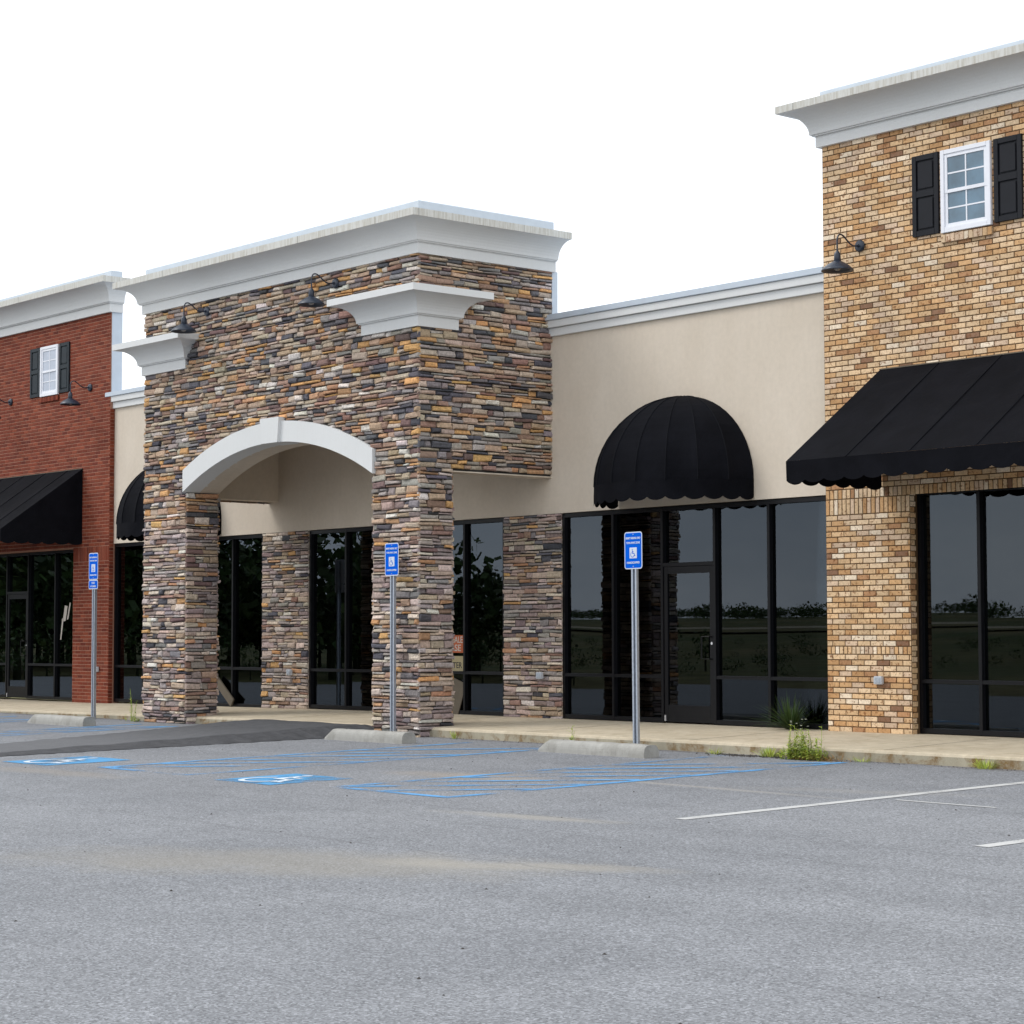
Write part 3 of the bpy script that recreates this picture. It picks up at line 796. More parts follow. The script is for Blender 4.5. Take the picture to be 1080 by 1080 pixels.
# ------------------------------------------------------------------ stone portico
PX0, PX1, FY = -30.55, -23.20, -2.45
PL, PR = -29.27, -24.25            # inner faces of the piers
PT = thing('stone_portico', 'stacked stone entrance portico with white arch and white cornice', 'portico', (-26.9, -1.2, 0))
AXC = (-29.28 - 24.19) / 2; AH = (29.28 - 24.19) / 2; SPR, RISE = 3.645, .62
AR = (AH * AH + RISE * RISE) / (2 * RISE); ACZ = SPR + RISE - AR
def arch_z(x): return ACZ + math.sqrt(max(0, AR * AR - (x - AXC) ** 2))
def arch_span(z):
    if z <= SPR: return (PL, PR)
    r = AR + .315
    if z >= ACZ + r: return None
    h = math.sqrt(r * r - (z - ACZ) ** 2); h = min(h, AH + .005)
    return (AXC - h + .01, AXC + h - .01)
def front_spans(z):
    s = arch_span(z)
    if not s: return [(PX0 - .02, PX1 + .02)]
    return [(PX0 - .02, s[0]), (s[1], PX1 + .02)]
BACK_P = -1.85
core = MB()
def core_arch():
    # front wall core: piers, then a fan of quads following the arch, front skin and soffit
    y0, y1 = FY + .012, BACK_P
    core.box(PX0 + .012, PL - .012, y0, y1, -.3, SPR); core.box(PR + .012, PX1 - .012, y0, y1, -.3, SPR)
    core.box(PX0 + .012, AXC - AH, y0, y1, SPR, 6.68); core.box(AXC + AH, PX1 - .012, y0, y1, SPR, 6.68)
    N = 24
    for i in range(N):
        a = AXC - AH + 2 * AH * i / N; b = AXC - AH + 2 * AH * (i + 1) / N
        za, zb = arch_z(a) + .02, arch_z(b) + .02
        core.add([(a, y0, za), (b, y0, zb), (b, y0, 6.68), (a, y0, 6.68), (a, y1, za), (b, y1, zb), (b, y1, 6.68), (a, y1, 6.68)],
                 [(0, 1, 2, 3), (5, 4, 7, 6), (0, 4, 5, 1)])
    # side wall beams over the open sides, top deck
    core.box(PX0 + .012, PX0 + .26, y1, -.001, 3.66, 6.68); core.box(PX1 - .26, PX1 - .012, y1, -.001, 3.66, 6.68)
    core.box(PX0 + .012, PX1 - .012, -.0005, .09, 6.03, 6.68)
core_arch(); core.build('core_wall', M['stone_mortar'], PT)
veneer = MB()
stones(veneer, lambda u, v, d: (u, FY + .012 - d, v), .045, 6.68, front_spans)
stones(veneer, lambda u, v, d: (PX1 - .012 + d, u, v), .045, 6.68, lambda z: [(FY - .012, BACK_P)] if z < 3.655 else [(FY - .012, .02)])
stones(veneer, lambda u, v, d: (PL - .012 + d, u, v), .05, SPR - .01, lambda z: [(FY - .005, BACK_P)])
stones(veneer, lambda u, v, d: (PR + .012 - d, u, v), .05, SPR - .01, lambda z: [(FY - .005, BACK_P)])
stones(veneer, lambda u, v, d: (PX0 + .012 - d, u, v), .05, 6.68, lambda z: [(FY - .012, BACK_P)] if z < 3.655 else [(FY - .012, .02)])
for a, b in ((PX0, PL), (PR, PX1)):     # pier backs, and the footing course that drops below the kerb
    stones(veneer, lambda u, v, d: (u, BACK_P + d, v), .06, 3.65, lambda z, a=a, b=b: [(a, b)])
    stones(veneer, lambda u, v, d: (u, FY + .03 - d, v), -.16, .045, lambda z, a=a, b=b: [(a + .03, b - .0)], hmin=.08, hmax=.11)
stones(veneer, lambda u, v, d: (PX1 - .02 + d, u, v), -.16, .045, lambda z: [(FY + .03, FY + .26)], hmin=.08, hmax=.11)
stones(veneer, lambda u, v, d: (PL - .02 + d, u, v), -.16, .045, lambda z: [(FY + .03, FY + .26)], hmin=.08, hmax=.11)
for a, b in ((PX0, PL), (PR, PX1)): veneer.box(a + .03, b - .03, FY + .04, -2.2, -.3, .05, srgb(60, 56, 52))
veneer.build('stone_veneer', M['stone'], PT)
# stucco lining: inner faces of the side beams, their undersides and the ceiling
lin = MB()
lin.box(PX0 + .262, PX0 + .285, BACK_P, -.002, 3.645, 4.9); lin.box(PX1 - .285, PX1 - .262, BACK_P, -.002, 3.645, 4.9)
lin.box(PX0 - .0, PX0 + .262, BACK_P, -.002, 3.640, 3.657); lin.box(PX1 - .262, PX1 + .006, BACK_P, -.002, 3.640, 3.657)
lin.box(PX0 + .285, PX1 - .285, BACK_P + .022, -.002, 4.86, 4.9)
N = 24; y1 = BACK_P
for i in range(N):
    a = AXC - AH + 2 * AH * i / N; b = AXC - AH + 2 * AH * (i + 1) / N
    lin.add([(a, y1 + .02, arch_z(a) - .0), (b, y1 + .02, arch_z(b) - .0), (b, y1 + .02, 4.88), (a, y1 + .02, 4.88), (a, FY + .25, arch_z(a)), (b, FY + .25, arch_z(b))], [(3, 2, 1, 0), (0, 1, 5, 4)])
lin.build('stucco_lining', M['stucco'], PT)
# arch trim with keystone
at = MB(); N = 40; TH = .315; yA, yB = FY - .065, FY + .28
ring = []
for i in range(N + 1):
    x = AXC - AH + 2 * AH * i / N; zi = arch_z(x)
    zo = ACZ + math.sqrt((AR + TH) ** 2 - (x - AXC) ** 2)
    ring.append([(x, yA, zi), (x, yA, zo), (x, yB, zo), (x, yB, zi)])
at.rings(ring, True, True); ao = at.build('arch_trim', M['trim'], PT)
ks = MB(); kt, kb_ = .255, .215; ky0 = FY - .115
zt, zb_ = ACZ + AR + TH + .055, ACZ + AR - .012
ks.add([(AXC - kb_, ky0, zb_ - .0), (AXC + kb_, ky0, zb_), (AXC + kt, ky0, zt), (AXC - kt, ky0, zt), (AXC - kb_, yB, zb_), (AXC + kb_, yB, zb_), (AXC + kt, FY + .02, zt), (AXC - kt, FY + .02, zt)],
       [(0, 1, 2, 3), (4, 7, 6, 5), (0, 3, 7, 4), (1, 5, 6, 2), (3, 2, 6, 7), (0, 4, 5, 1)])
ks.build('keystone', M['trim'], ao)
cornice('cornice', lambda d: [(PX0 - d, .055), (PX0 - d, FY - d), (PX1 + d, FY - d), (PX1 + d, .055)], 6.665, 6.83, 7.105, 7.20, PT, False, .40, -.03, 7.415)
MB().box(PX1 - .02, PX1 + .008, .022, .13, 6.0, 6.68).build('parapet_side', M['coping'], PT)
def bracket(plan):
    b = sweep(plan, [(-.03, 5.640), (.055, 5.640), (.055, 5.795), (.085, 5.795), (.085, 5.812)] + cove(.105, 5.812, .395, 6.068) + [(.408, 6.068), (.408, 6.165), (-.03, 6.19)]).build('corner_bracket', M['trim'], PT)
bracket(lambda d: [(PX0 - d, -1.75 + d), (PX0 - d, FY - d), (-29.30 + d, FY - d), (-29.30 + d, FY + .05)])
bracket(lambda d: [(-24.42 - d, FY + .05), (-24.42 - d, FY - d), (PX1 + d, FY - d), (PX1 + d, -1.83 + d), (PX1 - .05, -1.83 + d)])

# ------------------------------------------------------------------ awnings
def shed_awning(x0, x1, yw, label, proj=1.735, zt=4.61, zf=3.385, zv=3.12):
    A = thing('shed_awning', label, 'awning', (x0, yw, zf), 'sloping black canvas awnings over shop windows')
    yf = yw - proj; n = 40; w = x1 - x0
    def slope_pt(u, t):      # slight sag between the ribs
        rib = abs(math.sin(PI * (u * w) / 0.92))
        s = -.030 * math.sin(PI * t) * rib ** .6
        return (x0 + u * w, yw - .006 - (proj - .006) * t, zt + (zf - zt) * t + s)
    mb = MB(); R = 14; n = max(24, int(w / .1))
    rows = [[slope_pt(i / n, t / R) for i in range(n + 1)] for t in range(R + 1)]
    mb.rings(rows, False, False)
    for x in (x0, x1):       # closed triangular ends
        pts = [(x, yw - .006, zt), (x, yf, zf), (x, yw - .006, zf)]; mb.add(pts, [(0, 1, 2)])
    mb.build('canopy', M['fabric'], A)
    k = 1
    while k * .92 < w - .1:
        MB().tube([tuple(Vector(slope_pt(k * .92 / w, t / 10)) + Vector((0, -.003, .003))) for t in range(11)], .007, 5).build('seam', M['seam'], A); k += 1
    va = MB()
    def val(a, b, k):        # scalloped valance along a->b
        m = k * 8; top = []; mid = []; bot = []
        for i in range(m + 1):
            t = i / m; x = a[0] + (b[0] - a[0]) * t; y = a[1] + (b[1] - a[1]) * t
            ph = (i % 8) / 8; sc = math.sin(PI * ph) ** .7 if 0 < ph < 1 else 0
            wv = .008 * math.sin(t * k * 2.1 + 1); dx, dy = (0, wv) if a[1] == b[1] else (wv, 0)
            top.append((x, y, zf - .001)); mid.append((x + dx * .6, y + dy * .6, (zf + zv) / 2)); bot.append((x + dx, y + dy, zv + .035 - .04 * sc))
        va.rings([top, mid, bot], False, False)
    val((x0, yf), (x1, yf), max(3, int(w / .29))); val((x0, yw - .006), (x0, yf), 6); val((x1, yf), (x1, yw - .006), 6)
    va.build('valance', M['fabric'], A)
    fr = MB()
    for x in (x0 + .03, (x0 + x1) / 2, x1 - .03):
        fr.tube([(x, yw - .01, zf + .0), (x, yf + .03, zf - .0)], .013, 6); fr.tube([(x, yw - .03, zt - .14), (x, yf + .08, zf - .05)], .013, 6)
    fr.tube([(x0 + .03, yf + .06, zf - .05), (x1 - .03, yf + .03, zf - .02)], .013, 6); fr.tube([(x0 + .03, yw - .02, zf), (x1 - .03, yw - .02, zf)], .013, 6)
    fr.build('support_frame', M['silver'], A)
    MB().box(x0, x1, yw - .022, yw - .001, zt - .004, zt + .010).build('head_rail', M['board'], A)
    rel(None, A); return A
shed_awning(-16.94, -12.5, -.092, 'black sloping canvas awning on the tan brick front at the right')
shed_awning(-43.9, -36.90, -.102, 'black sloping canvas awning on the red brick front at the left')

def dome_awning(xc, label, r=1.305, p=1.14, zs=3.375, h=1.215, zv=3.115):
    A = thing('dome_awning', label, 'awning', (xc, 0, zs), 'half dome black canvas awnings on the cream wall')
    mb = MB(); NT, NU = 45, 14; ribs = 9
    def foot(t): return (r * math.cos(t), -p * math.sin(t))
    rows = []
    for k in range(NU + 1):
        u = PI / 2 * k / NU; row = []
        for i in range(NT + 1):
            t = PI * i / NT; s = abs(math.sin(ribs * t)); sag = 1 - .028 * s ** .6 * math.cos(u)
            x, y = foot(t); row.append((xc + x * math.cos(u) * sag, y * math.cos(u) * sag - .012, zs + h * math.sin(u) * (1 - .004 * s)))
        rows.append(row)
    mb.rings(rows, False, False); mb.build('canopy', M['fabric'], A)
    for k in range(1, ribs):
        t = PI * k / ribs; x, y = foot(t)
        MB().tube([(xc + x * 1.002 * math.cos(u), y * 1.002 * math.cos(u) - .013, zs + h * 1.002 * math.sin(u)) for u in [PI / 2 * q / 14 for q in range(15)]], .008, 5).build('seam', M['seam'], A)
    va = MB(); top, mid, bot = [], [], []; m = 15 * 8
    for i in range(m + 1):
        t = PI * i / m; x, y = foot(t); ph = (i % 8) / 8; sc = math.sin(PI * ph) ** .7 if ph else 0; o = 1 + .006 * math.sin(i * .35)
        top.append((xc + x, y - .012, zs + .002)); mid.append((xc + x * o, y * o - .012, (zs + zv) / 2)); bot.append((xc + x * o, y * o - .012, zv + .04 - .045 * sc))
    va.rings([top, mid, bot], False, False); va.build('valance', M['fabric'], A, smooth=True)
    fr = MB()
    for i in (0, 2, 4.5, 7, 9):
        t = PI * i / 9; x, y = foot(t)
        fr.tube([(xc + x * .95 * math.cos(u), y * .95 * math.cos(u) - .014, zs + h * .95 * math.sin(u)) for u in [PI / 2 * k / 8 for k in range(9)]], .012, 6)
    fr.tube([(xc + .955 * foot(PI * i / 24)[0], .955 * foot(PI * i / 24)[1] - .014, zs - .01) for i in range(25)], .012, 6)
    fr.build('support_frame', M['silver'], A)
    rel(None, A); return A
dome_awning(-20.465, 'black half dome awning over the glass door between the portico and tan brick')
dome_awning(-33.36, 'black half dome awning mostly hidden behind the left stone pier')

# ------------------------------------------------------------------ gooseneck lamps
def lamp(x, yw, z, label):
    A = thing('wall_lamp', label, 'lamp', (x, yw, z), 'gooseneck lamps on the shop fronts')
    pl = MB().lathe([(0, -.001), (.075, -.001), (.075, .018), (.060, .034), (.022, .040), (.018, .06), (0, .06)], (0, 0, 0), 20)
    o = pl.build('wall_plate', M['lamp'], A); o.data.transform(Matrix.Rotation(PI / 2, 4, 'X')); 
    pts = [(0, -.05, 0), (0, -.12, -.012), (0, -.18, .000), (0, -.24, .035), (0, -.30, .078), (0, -.355, .102), (0, -.405, .090), (0, -.43, .045), (0, -.435, -.02), (0, -.435, -.13)]
    # smooth the arm
    P = [Vector(p) for p in pts]; Q = []
    for i in range(len(P) - 1):
        p0, p1, p2, p3 = P[max(0, i - 1)], P[i], P[i + 1], P[min(len(P) - 1, i + 2)]
        for k in range(4):
            t = k / 4; Q.append(.5 * ((2 * p1) + (p2 - p0) * t + (2 * p0 - 5 * p1 + 4 * p2 - p3) * t * t + (3 * p1 - p0 - 3 * p2 + p3) * t ** 3))
    Q.append(P[-1]); MB().tube(Q, .0105, 8).build('arm', M['lamp'], A, smooth=True)
    MB().lathe([(.012, -.11), (.026, -.125), (.040, -.15), (.044, -.245), (.040, -.25)], (0, -.435, 0), 20).build('socket', M['lamp'], A, smooth=True)
    prof = [(.042, -.238), (.060, -.246), (.10, -.268), (.145, -.298), (.180, -.328), (.198, -.348), (.203, -.362), (.198, -.364), (.176, -.338), (.14, -.310), (.09, -.280), (.03, -.255)]
    sh = MB().lathe(prof, (0, -.435, 0), 32).build('shade', M['lamp'], A, smooth=True)
    MB().lathe([(0.0, -.36), (.03, -.352), (.045, -.33), (.04, -.295), (.025, -.262)], (0, -.435, 0), 14).build('bulb', M['bulb'], A, smooth=True)
    return A
lamp(-17.235, -.094, 6.195, 'black gooseneck lamp on the tan brick wall, left of the shuttered window')
lamp(-25.13, FY - .03, 6.485, 'black gooseneck lamp on the stone portico beside its right corner bracket')
lamp(-28.62, FY - .03, 6.485, 'black gooseneck lamp on the stone portico beside its left corner bracket')
lamp(-36.63, -.104, 6.175, 'black gooseneck lamp on the red brick wall, right of the shuttered window')
lamp(-39.94, -.104, 6.175, 'black gooseneck lamp at the left edge, left of the red front window')

# ------------------------------------------------------------------ parking signs
def rrect(x0, x1, z0, z1, r, y, n=4):
    pts = []
    for cx, cz, a0 in ((x1 - r, z1 - r, 0), (x0 + r, z1 - r, PI / 2), (x0 + r, z0 + r, PI), (x1 - r, z0 + r, 1.5 * PI)):
        for k in range(n + 1):
            a = a0 + PI / 2 * k / n; pts.append((cx + r * math.cos(a), y, cz + r * math.sin(a)))
    return pts
def plate(mb, x0, x1, z0, z1, r, y0, y1): mb.rings([rrect(x0, x1, z0, z1, r, y0), rrect(x0, x1, z0, z1, r, y1)], True, True)
def parking_sign(x, y, zb, ztop, label, extra=False, lean=0.0):
    A = thing('parking_sign', label, 'sign', (x, y, zb), 'blue accessible parking signs on steel posts')
    W, H = .312, .455; t = ztop - zb
    # U-channel post with flanges and punched holes
    po = MB(); hgt = t - .02; b0 = -.12
    prof = [(-.045, .0), (-.018, .0), (-.016, .055), (.016, .055), (.018, .0), (.045, .0), (.045, .004), (.021, .004), (.019, .060), (-.019, .060), (-.021, .004), (-.045, .004)]
    po.rings([[(px, py + .002, b0) for px, py in prof], [(px, py + .002, hgt) for px, py in prof]], True, True)
    post = po.build('post', M['galv'], A)
    sg = MB(); plate(sg, -W / 2, W / 2, t - H, t, .035, -.0025, 0); so = sg.build('sign_plate', M['signwhite'], A)
    bl = MB(); plate(bl, -W / 2 + .013, W / 2 - .013, t - H + .013, t - .013, .024, -.0038, -.0026); bl.build('blue_field', M['signblue'], so)
    yt = -.0052
    text_mesh('PERMIT PARKING ONLY', .034, M['signwhite'], 'lettering', so, (0, yt, t - .078), xs=.72, bold=.0012)
    text_mesh('TOW-AWAY ZONE', .034, M['signwhite'], 'lettering', so, (0, yt, t - .135), xs=.80, bold=.0012)
    text_mesh('HANDICAPPED', .034, M['signwhite'], 'lettering', so, (0, yt, t - .378), xs=.98, bold=.0012)
    wx, wz, w, h = 0.0, t - .258, .128, .132
    pb = MB(); plate(pb, -w / 2, w / 2, wz - h / 2, wz + h / 2, .006, -.005, -.0039); pb.build('white_panel', M['signwhite'], so)
    sy = MB()
    for poly in isa_polys(): sy.add([((p.x - .53) * h * .86, -.0056, wz + (p.y - .52) * h * .86) for p in poly], [tuple(range(len(poly)))])
    sy.build('wheelchair_symbol', M['signblue'], so)
    for zz in (t - .03, t - H + .03):
        bo = MB().lathe([(0, .004), (.006, .003), (.008, 0), (0, 0)], (0, 0, 0), 8); bo.v = [(a, -.0042 - c, zz + b) for a, b, c in bo.v]; bo.build('bolt', M['galv'], so)
    if extra:
        z1 = t - H - .006; z0 = z1 - .155
        e = MB(); plate(e, -W / 2, W / 2, z0, z1, .03, -.0025, 0); eo = e.build('van_plate', M['signwhite'], A)
        f = MB(); plate(f, -W / 2 + .013, W / 2 - .013, z0 + .013, z1 - .013, .02, -.0038, -.0026); f.build('blue_field', M['signblue'], eo)
        text_mesh('VAN', .055, M['signwhite'], 'lettering', eo, (0, yt, z1 - .052), bold=.001); text_mesh('ACCESSIBLE', .038, M['signwhite'], 'lettering', eo, (0, yt, z1 - .108), xs=.95, bold=.001)
    A.rotation_euler = (0, lean, 0.0); return A
parking_sign(-18.83, -2.50, lot_z(-2.5), 2.607, 'blue parking sign in front of the dark glass door, nearest the tan brick', lean=-.006)
parking_sign(-23.57, -2.63, lot_z(-2.6), 2.630, 'blue parking sign standing against the right stone pier')
parking_sign(-32.15, -2.50, lot_z(-2.5) - .02, 2.762, 'blue parking sign with a second small plate, before the red brick', extra=True)

# ------------------------------------------------------------------ wheel stops
def wheel_stop(x0, y0, x1, y1, label):
    L = math.hypot(x1 - x0, y1 - y0); ang = math.atan2(y1 - y0, x1 - x0)
    cx, cy = (x0 + x1) / 2, (y0 + y1) / 2 + .12
    A = None; mb = MB(); H, W = .150, .12
    prof = [(-W, -.02)] + [(-W * math.copysign(abs(math.cos(a)) ** .55, math.cos(a)), H * math.sin(a) ** .75) for a in [PI * k / 14 for k in range(1, 14)]] + [(W, -.02)]
    rings = []
    n = 40
    for i in range(n + 1):
        s = i / n; x = -L / 2 + L * s; e = min(x + L / 2, L / 2 - x); k = min(1, .35 + .65 * ((x + L / 2) / .13)) if x < -L / 2 + .13 else 1
        rings.append([(x + (0), py + .006 * noise.noise(Vector((x * 4, py * 6, cx))), max(-.02, pz * k + .006 * noise.noise(Vector((x * 5, py * 8, pz * 6 + cx))))) for py, pz in prof])
    mb.rings(rings, True, True)
    o = mb.build('wheel_stop', M['stop'], None, smooth=False, loc=(cx, cy, lot_z(cy)))
    o.rotation_euler = (math.atan(.018), 0, ang)
    tag(o, label, 'wheel stop', 'concrete wheel stops along the kerb')
    pin = MB()
    for x in (-L / 2 + .35, L / 2 - .35): pin.lathe([(0, H + .002), (.011, H + .001), (.013, H - .02)], (x, 0, 0), 10)
    pin.build('pin', M['grit'], o)
wheel_stop(-19.62, -3.38, -17.70, -3.44, 'concrete wheel stop before the dark glass door, nearest the tan brick')
wheel_stop(-23.92, -3.52, -22.20, -3.50, 'concrete wheel stop in front of the right stone pier beside the ramp')
wheel_stop(-31.85, -3.86, -30.05, -3.84, 'concrete wheel stop in front of the red brick pier')

# ------------------------------------------------------------------ outlet boxes
def outlet(x, y, z, label):
    A = thing('outlet_box', label, 'outlet', (x, y, z), 'outdoor outlet boxes on the walls')
    MB().box(-.065, .065, -.05, 0, -.05, .05, bev=.008).build('cover', M['outlet'], A)
    MB().box(-.045, .045, -.056, -.0505, -.034, .034, bev=.002).build('lid', M['galv'], A)
outlet(-17.0, -.098, .785, 'small grey outlet box low on the tan brick pier')
outlet(-29.82, -.045, .73, 'small grey outlet box on the stone panel seen through the arch')
outlet(-23.39, -.045, .76, 'small grey outlet box on the stone panel right of the portico')
outlet(-36.25, -.108, .715, 'small pale outlet box low on the red brick pier')

# ------------------------------------------------------------------ things behind the glass
def placard(x, z, w, h, mat, lines, tm, label):
    A = thing('window_sign', label, 'sign', (x, .070, z), 'signs taped to the shop glass')
    MB().box(-w / 2, w / 2, 0, .004, -h / 2, h / 2).build('sheet', mat, A)
    for s, sz, dz, xs in lines: text_mesh(s, sz, tm, 'lettering', A, (0, -.0012, dz), .0006, xs, .002)
placard(-25.60, 1.215, .58, .27, M['orange'], [('FOR SALE', .14, .060, .86), ('LEASE', .14, -.065, 1.2)], M['paper'], 'orange sign with pale letters on the glass right of the portico pier')
placard(-25.60, .915, .58, .23, M['creamsign'], [('CENTER', .13, -.03, 1.0)], M['ink'], 'cream sign with dark letters on the glass, below the orange sign')
pk = MB()
pk.box(-.08, .08, 0, .03, 0, .74, bev=.004); o = pk.build('plank', M['board'], None, loc=(-31.62, -.05, .17)); o.rotation_euler = (-.06, -.98, .0)
tag(o, 'pale plank leaning low at the window behind the left stone pier', 'plank')
pk = MB().box(-.17, .17, 0, .018, 0, .52, bev=.003); o = pk.build('board', M['board'], None, loc=(-25.55, .0, .16)); o.rotation_euler = (-.09, .30, .0)
tag(o, 'dull board leaning at the lower pane right of the portico pier', 'board')
tp = MB()
for q in ([(0, 0), (.05, 0), (.16, .50), (.09, .50)], [(.12, .42), (.26, .44), (.36, .78), (.22, .80)], [(.33, .46), (.40, .48), (.52, .86), (.46, .86)]):
    tp.add([(a * .8, 0, b * .85) for a, b in q] + [(a * .8, .003, b * .85) for a, b in q], [(0, 1, 2, 3), (7, 6, 5, 4), (0, 4, 5, 1), (1, 5, 6, 2), (2, 6, 7, 3), (3, 7, 4, 0)])
o = tp.build('torn_paper', M['paper'], None, loc=(-38.12, .100, 1.28)); tag(o, 'torn pale paper stuck to the red brick front window', 'paper')

# ------------------------------------------------------------------ weeds and small litter
def blade(mb, base, d, L, w, droop, tint, seg=4):
    base = Vector(base); d = Vector(d).normalized(); side = d.cross(Vector((0, 0, 1))); side = Vector((1, 0, 0)) if side.length < .1 else side.normalized()
    vs = []
    for i in range(seg + 1):
        t = i / seg; p = base + d * L * t + Vector((d.x, d.y, 0)) * L * droop * t * t * .6 - Vector((0, 0, 1)) * L * droop * t * t
        ww = w * (1 - t) ** .7 * (.55 + .9 * min(1, t * 3)) * .7
        vs += [tuple(p - side * ww / 2), tuple(p + side * ww / 2 + Vector((0, 0, .001)))]
    mb.add(vs, [(2 * i, 2 * i + 1, 2 * i + 3, 2 * i + 2) for i in range(seg)], tint)
def rt(a=.7, b=1.3): k = random.uniform(a, b); return (k * random.uniform(.85, 1.2), k, k * random.uniform(.7, 1.0))
def grass_tuft(name, x, y, z, n, L, spread, mat, label, w=.008, cat='grass tuft', rad=.05):
    mb = MB()
    for _ in range(n):
        a = random.uniform(0, 2 * PI); el = random.uniform(.1, spread); r = rad * math.sqrt(random.random())
        blade(mb, (r * math.cos(a), r * math.sin(a) * .6, 0), (math.sin(el) * math.cos(a), math.sin(el) * math.sin(a), math.cos(el)), L * random.uniform(.5, 1.05), w, random.uniform(.05, .35), rt())
    o = mb.build(name, mat, None, loc=(x, y, z)); return tag(o, label, cat)
def leafy(mb, base, h, n, leaf, mat_t=(.7, 1.3), lean=.15):
    top = Vector(base) + Vector((jig(lean) * h, jig(lean) * h, h)); b = Vector(base)
    mid = (b + top) / 2 + Vector((jig(.04), jig(.04), 0))
    mb.tube([b, mid, top], [.004, .003, .0015], 5, (.8, .9, .6))
    for k in range(n):
        t = .15 + .85 * k / n; p = b + (top - b) * t; a = k * 2.4 + jig(.5)
        L = leaf * (1.15 - .6 * t) * random.uniform(.7, 1.2)
        d = Vector((math.cos(a), math.sin(a), random.uniform(.1, .9)))
        blade(mb, p, d, L, L * .42, random.uniform(.1, .5), rt(*mat_t), 3)
# yucca-like tuft in the joint at the wall
grass_tuft('grass_clump', -18.42, -.16, walk_z(-18.4, -.16), 260, .56, 1.3, M['darkleaf'], 'dark spiky grass clump on the sidewalk against the glass', .015, 'grass clump', .07)
# flowering weed at the kerb
FW_ = thing('weed', 'tall pale green flowering weed growing at the kerb beside the blue lines', 'weed', (-16.12, -2.50, lot_z(-2.5)))
mb = MB()
for _ in range(38): leafy(mb, (jig(.20) + .02, jig(.08), 0), random.uniform(.12, .40), 18, .08)
for _ in range(46): leafy(mb, (jig(.32), jig(.07), 0), random.uniform(.06, .17), 10, .065)
mb.build('foliage', M['weed'], FW_)
mb = MB()
for _ in range(150):
    a = random.uniform(-.1, .85) * random.uniform(.3, 1); blade(mb, (a * .9 - .05, jig(.07), 0), (jig(1), jig(.5) - .1, random.uniform(.3, 1)), random.uniform(.06, .17), .012, .3, rt(.6, 1.2))
mb.build('dry_stems', M['dryleaf'], FW_)
mb = MB()
for k in range(9):
    c = Vector((jig(.16) - .05, jig(.07), random.uniform(.34, .45)))
    for q in range(7): blade(mb, c, (math.cos(q * .9), math.sin(q * .9), .5), .016, .010, .1, (1, 1, 1), 2)
mb.build('flowers', M['petal'], FW_)
grass_tuft('weed', -16.72, -2.40, lot_z(-2.4), 90, .17, 1.0, M['weed'], 'low bright green weed at the kerb, left of the tall flowering weed', .012, 'weed', .12)
grass_tuft('weed', -13.72, -2.36, lot_z(-2.36), 110, .16, 1.0, M['weed'], 'small green tuft at the kerb in front of the tan shop window', .009, 'weed', .11)
grass_tuft('weed', -17.55, -2.42, lot_z(-2.42), 45, .11, 1.1, M['weed'], 'tiny yellow green tuft at the kerb, left of the grit heap', .008, 'weed', .07)
grass_tuft('weed', -22.52, -2.36, lot_z(-2.36), 26, .17, .8, M['weed'], 'tiny green tuft at the kerb beside the right stone pier', .010, 'weed', .05)
grass_tuft('weed', -15.35, -2.38, lot_z(-2.38), 40, .09, 1.1, M['weed'], 'sparse low weed at the kerb, right of the tall flowering weed', .008, 'weed', .10)
mb = MB(); leafy(mb, (0, 0, 0), .27, 12, .11); leafy(mb, (.05, .0, 0), .20, 9, .10); leafy(mb, (-.04, .0, 0), .12, 6, .08)
tag(mb.build('weed', M['weed'], None, loc=(-19.93, -2.55, lot_z(-2.5))), 'leafy green weed rising behind the wheel stop by the dark glass door', 'weed')
mb = MB()
for _ in range(5): leafy(mb, (jig(.08), jig(.04), 0), random.uniform(.25, .62), 14, .06)
for _ in range(7): leafy(mb, (jig(.22) - .1, jig(.05), 0), random.uniform(.05, .13), 8, .06)
tag(mb.build('weed', M['weed'], None, loc=(-30.72, -2.52, lot_z(-2.5))), 'thin tall yellowish weed at the left stone pier', 'weed')
# grit washed up along the kerb and loose specks on the lot: nobody could count it
gr = MB()
def pebble(x, y, r):
    z = lot_z(y); n = 5; a0 = random.random() * 6
    gr.add([(x + r * math.cos(a0 + 2 * PI * k / n) * random.uniform(.7, 1.3), y + r * math.sin(a0 + 2 * PI * k / n), z) for k in range(n)] + [(x, y, z + r * random.uniform(.5, .9))], [(k, (k + 1) % n, n) for k in range(n)])
for _ in range(260):
    pebble(random.gauss(-17.0, .28), -2.35 - abs(random.gauss(0, .10)), random.uniform(.005, .022))
for _ in range(500):
    x = random.uniform(-35, -10)
    if not -28.6 < x < -24.2: pebble(x, -2.30 - abs(random.gauss(0, .07)), random.uniform(.003, .012))
for _ in range(150):
    x = random.uniform(-26, -4); y = random.uniform(-15, -3)
    if x > -24: pebble(x, y, random.uniform(.004, .014))
for x, y in ((-14.55, -6.6), (-15.9, -6.9), (-18.9, -5.0), (-20.1, -5.3), (-22.4, -8.8), (-13.0, -11.0), (-10.2, -12.0), (-11.6, -13.4), (-20.5, -10.4)):
    pebble(x, y, .013)
o = gr.build('grit', M['grit']); o['kind'] = 'stuff'; o['label'] = 'dark grit and specks scattered along the kerb and lot'; o['category'] = 'grit'

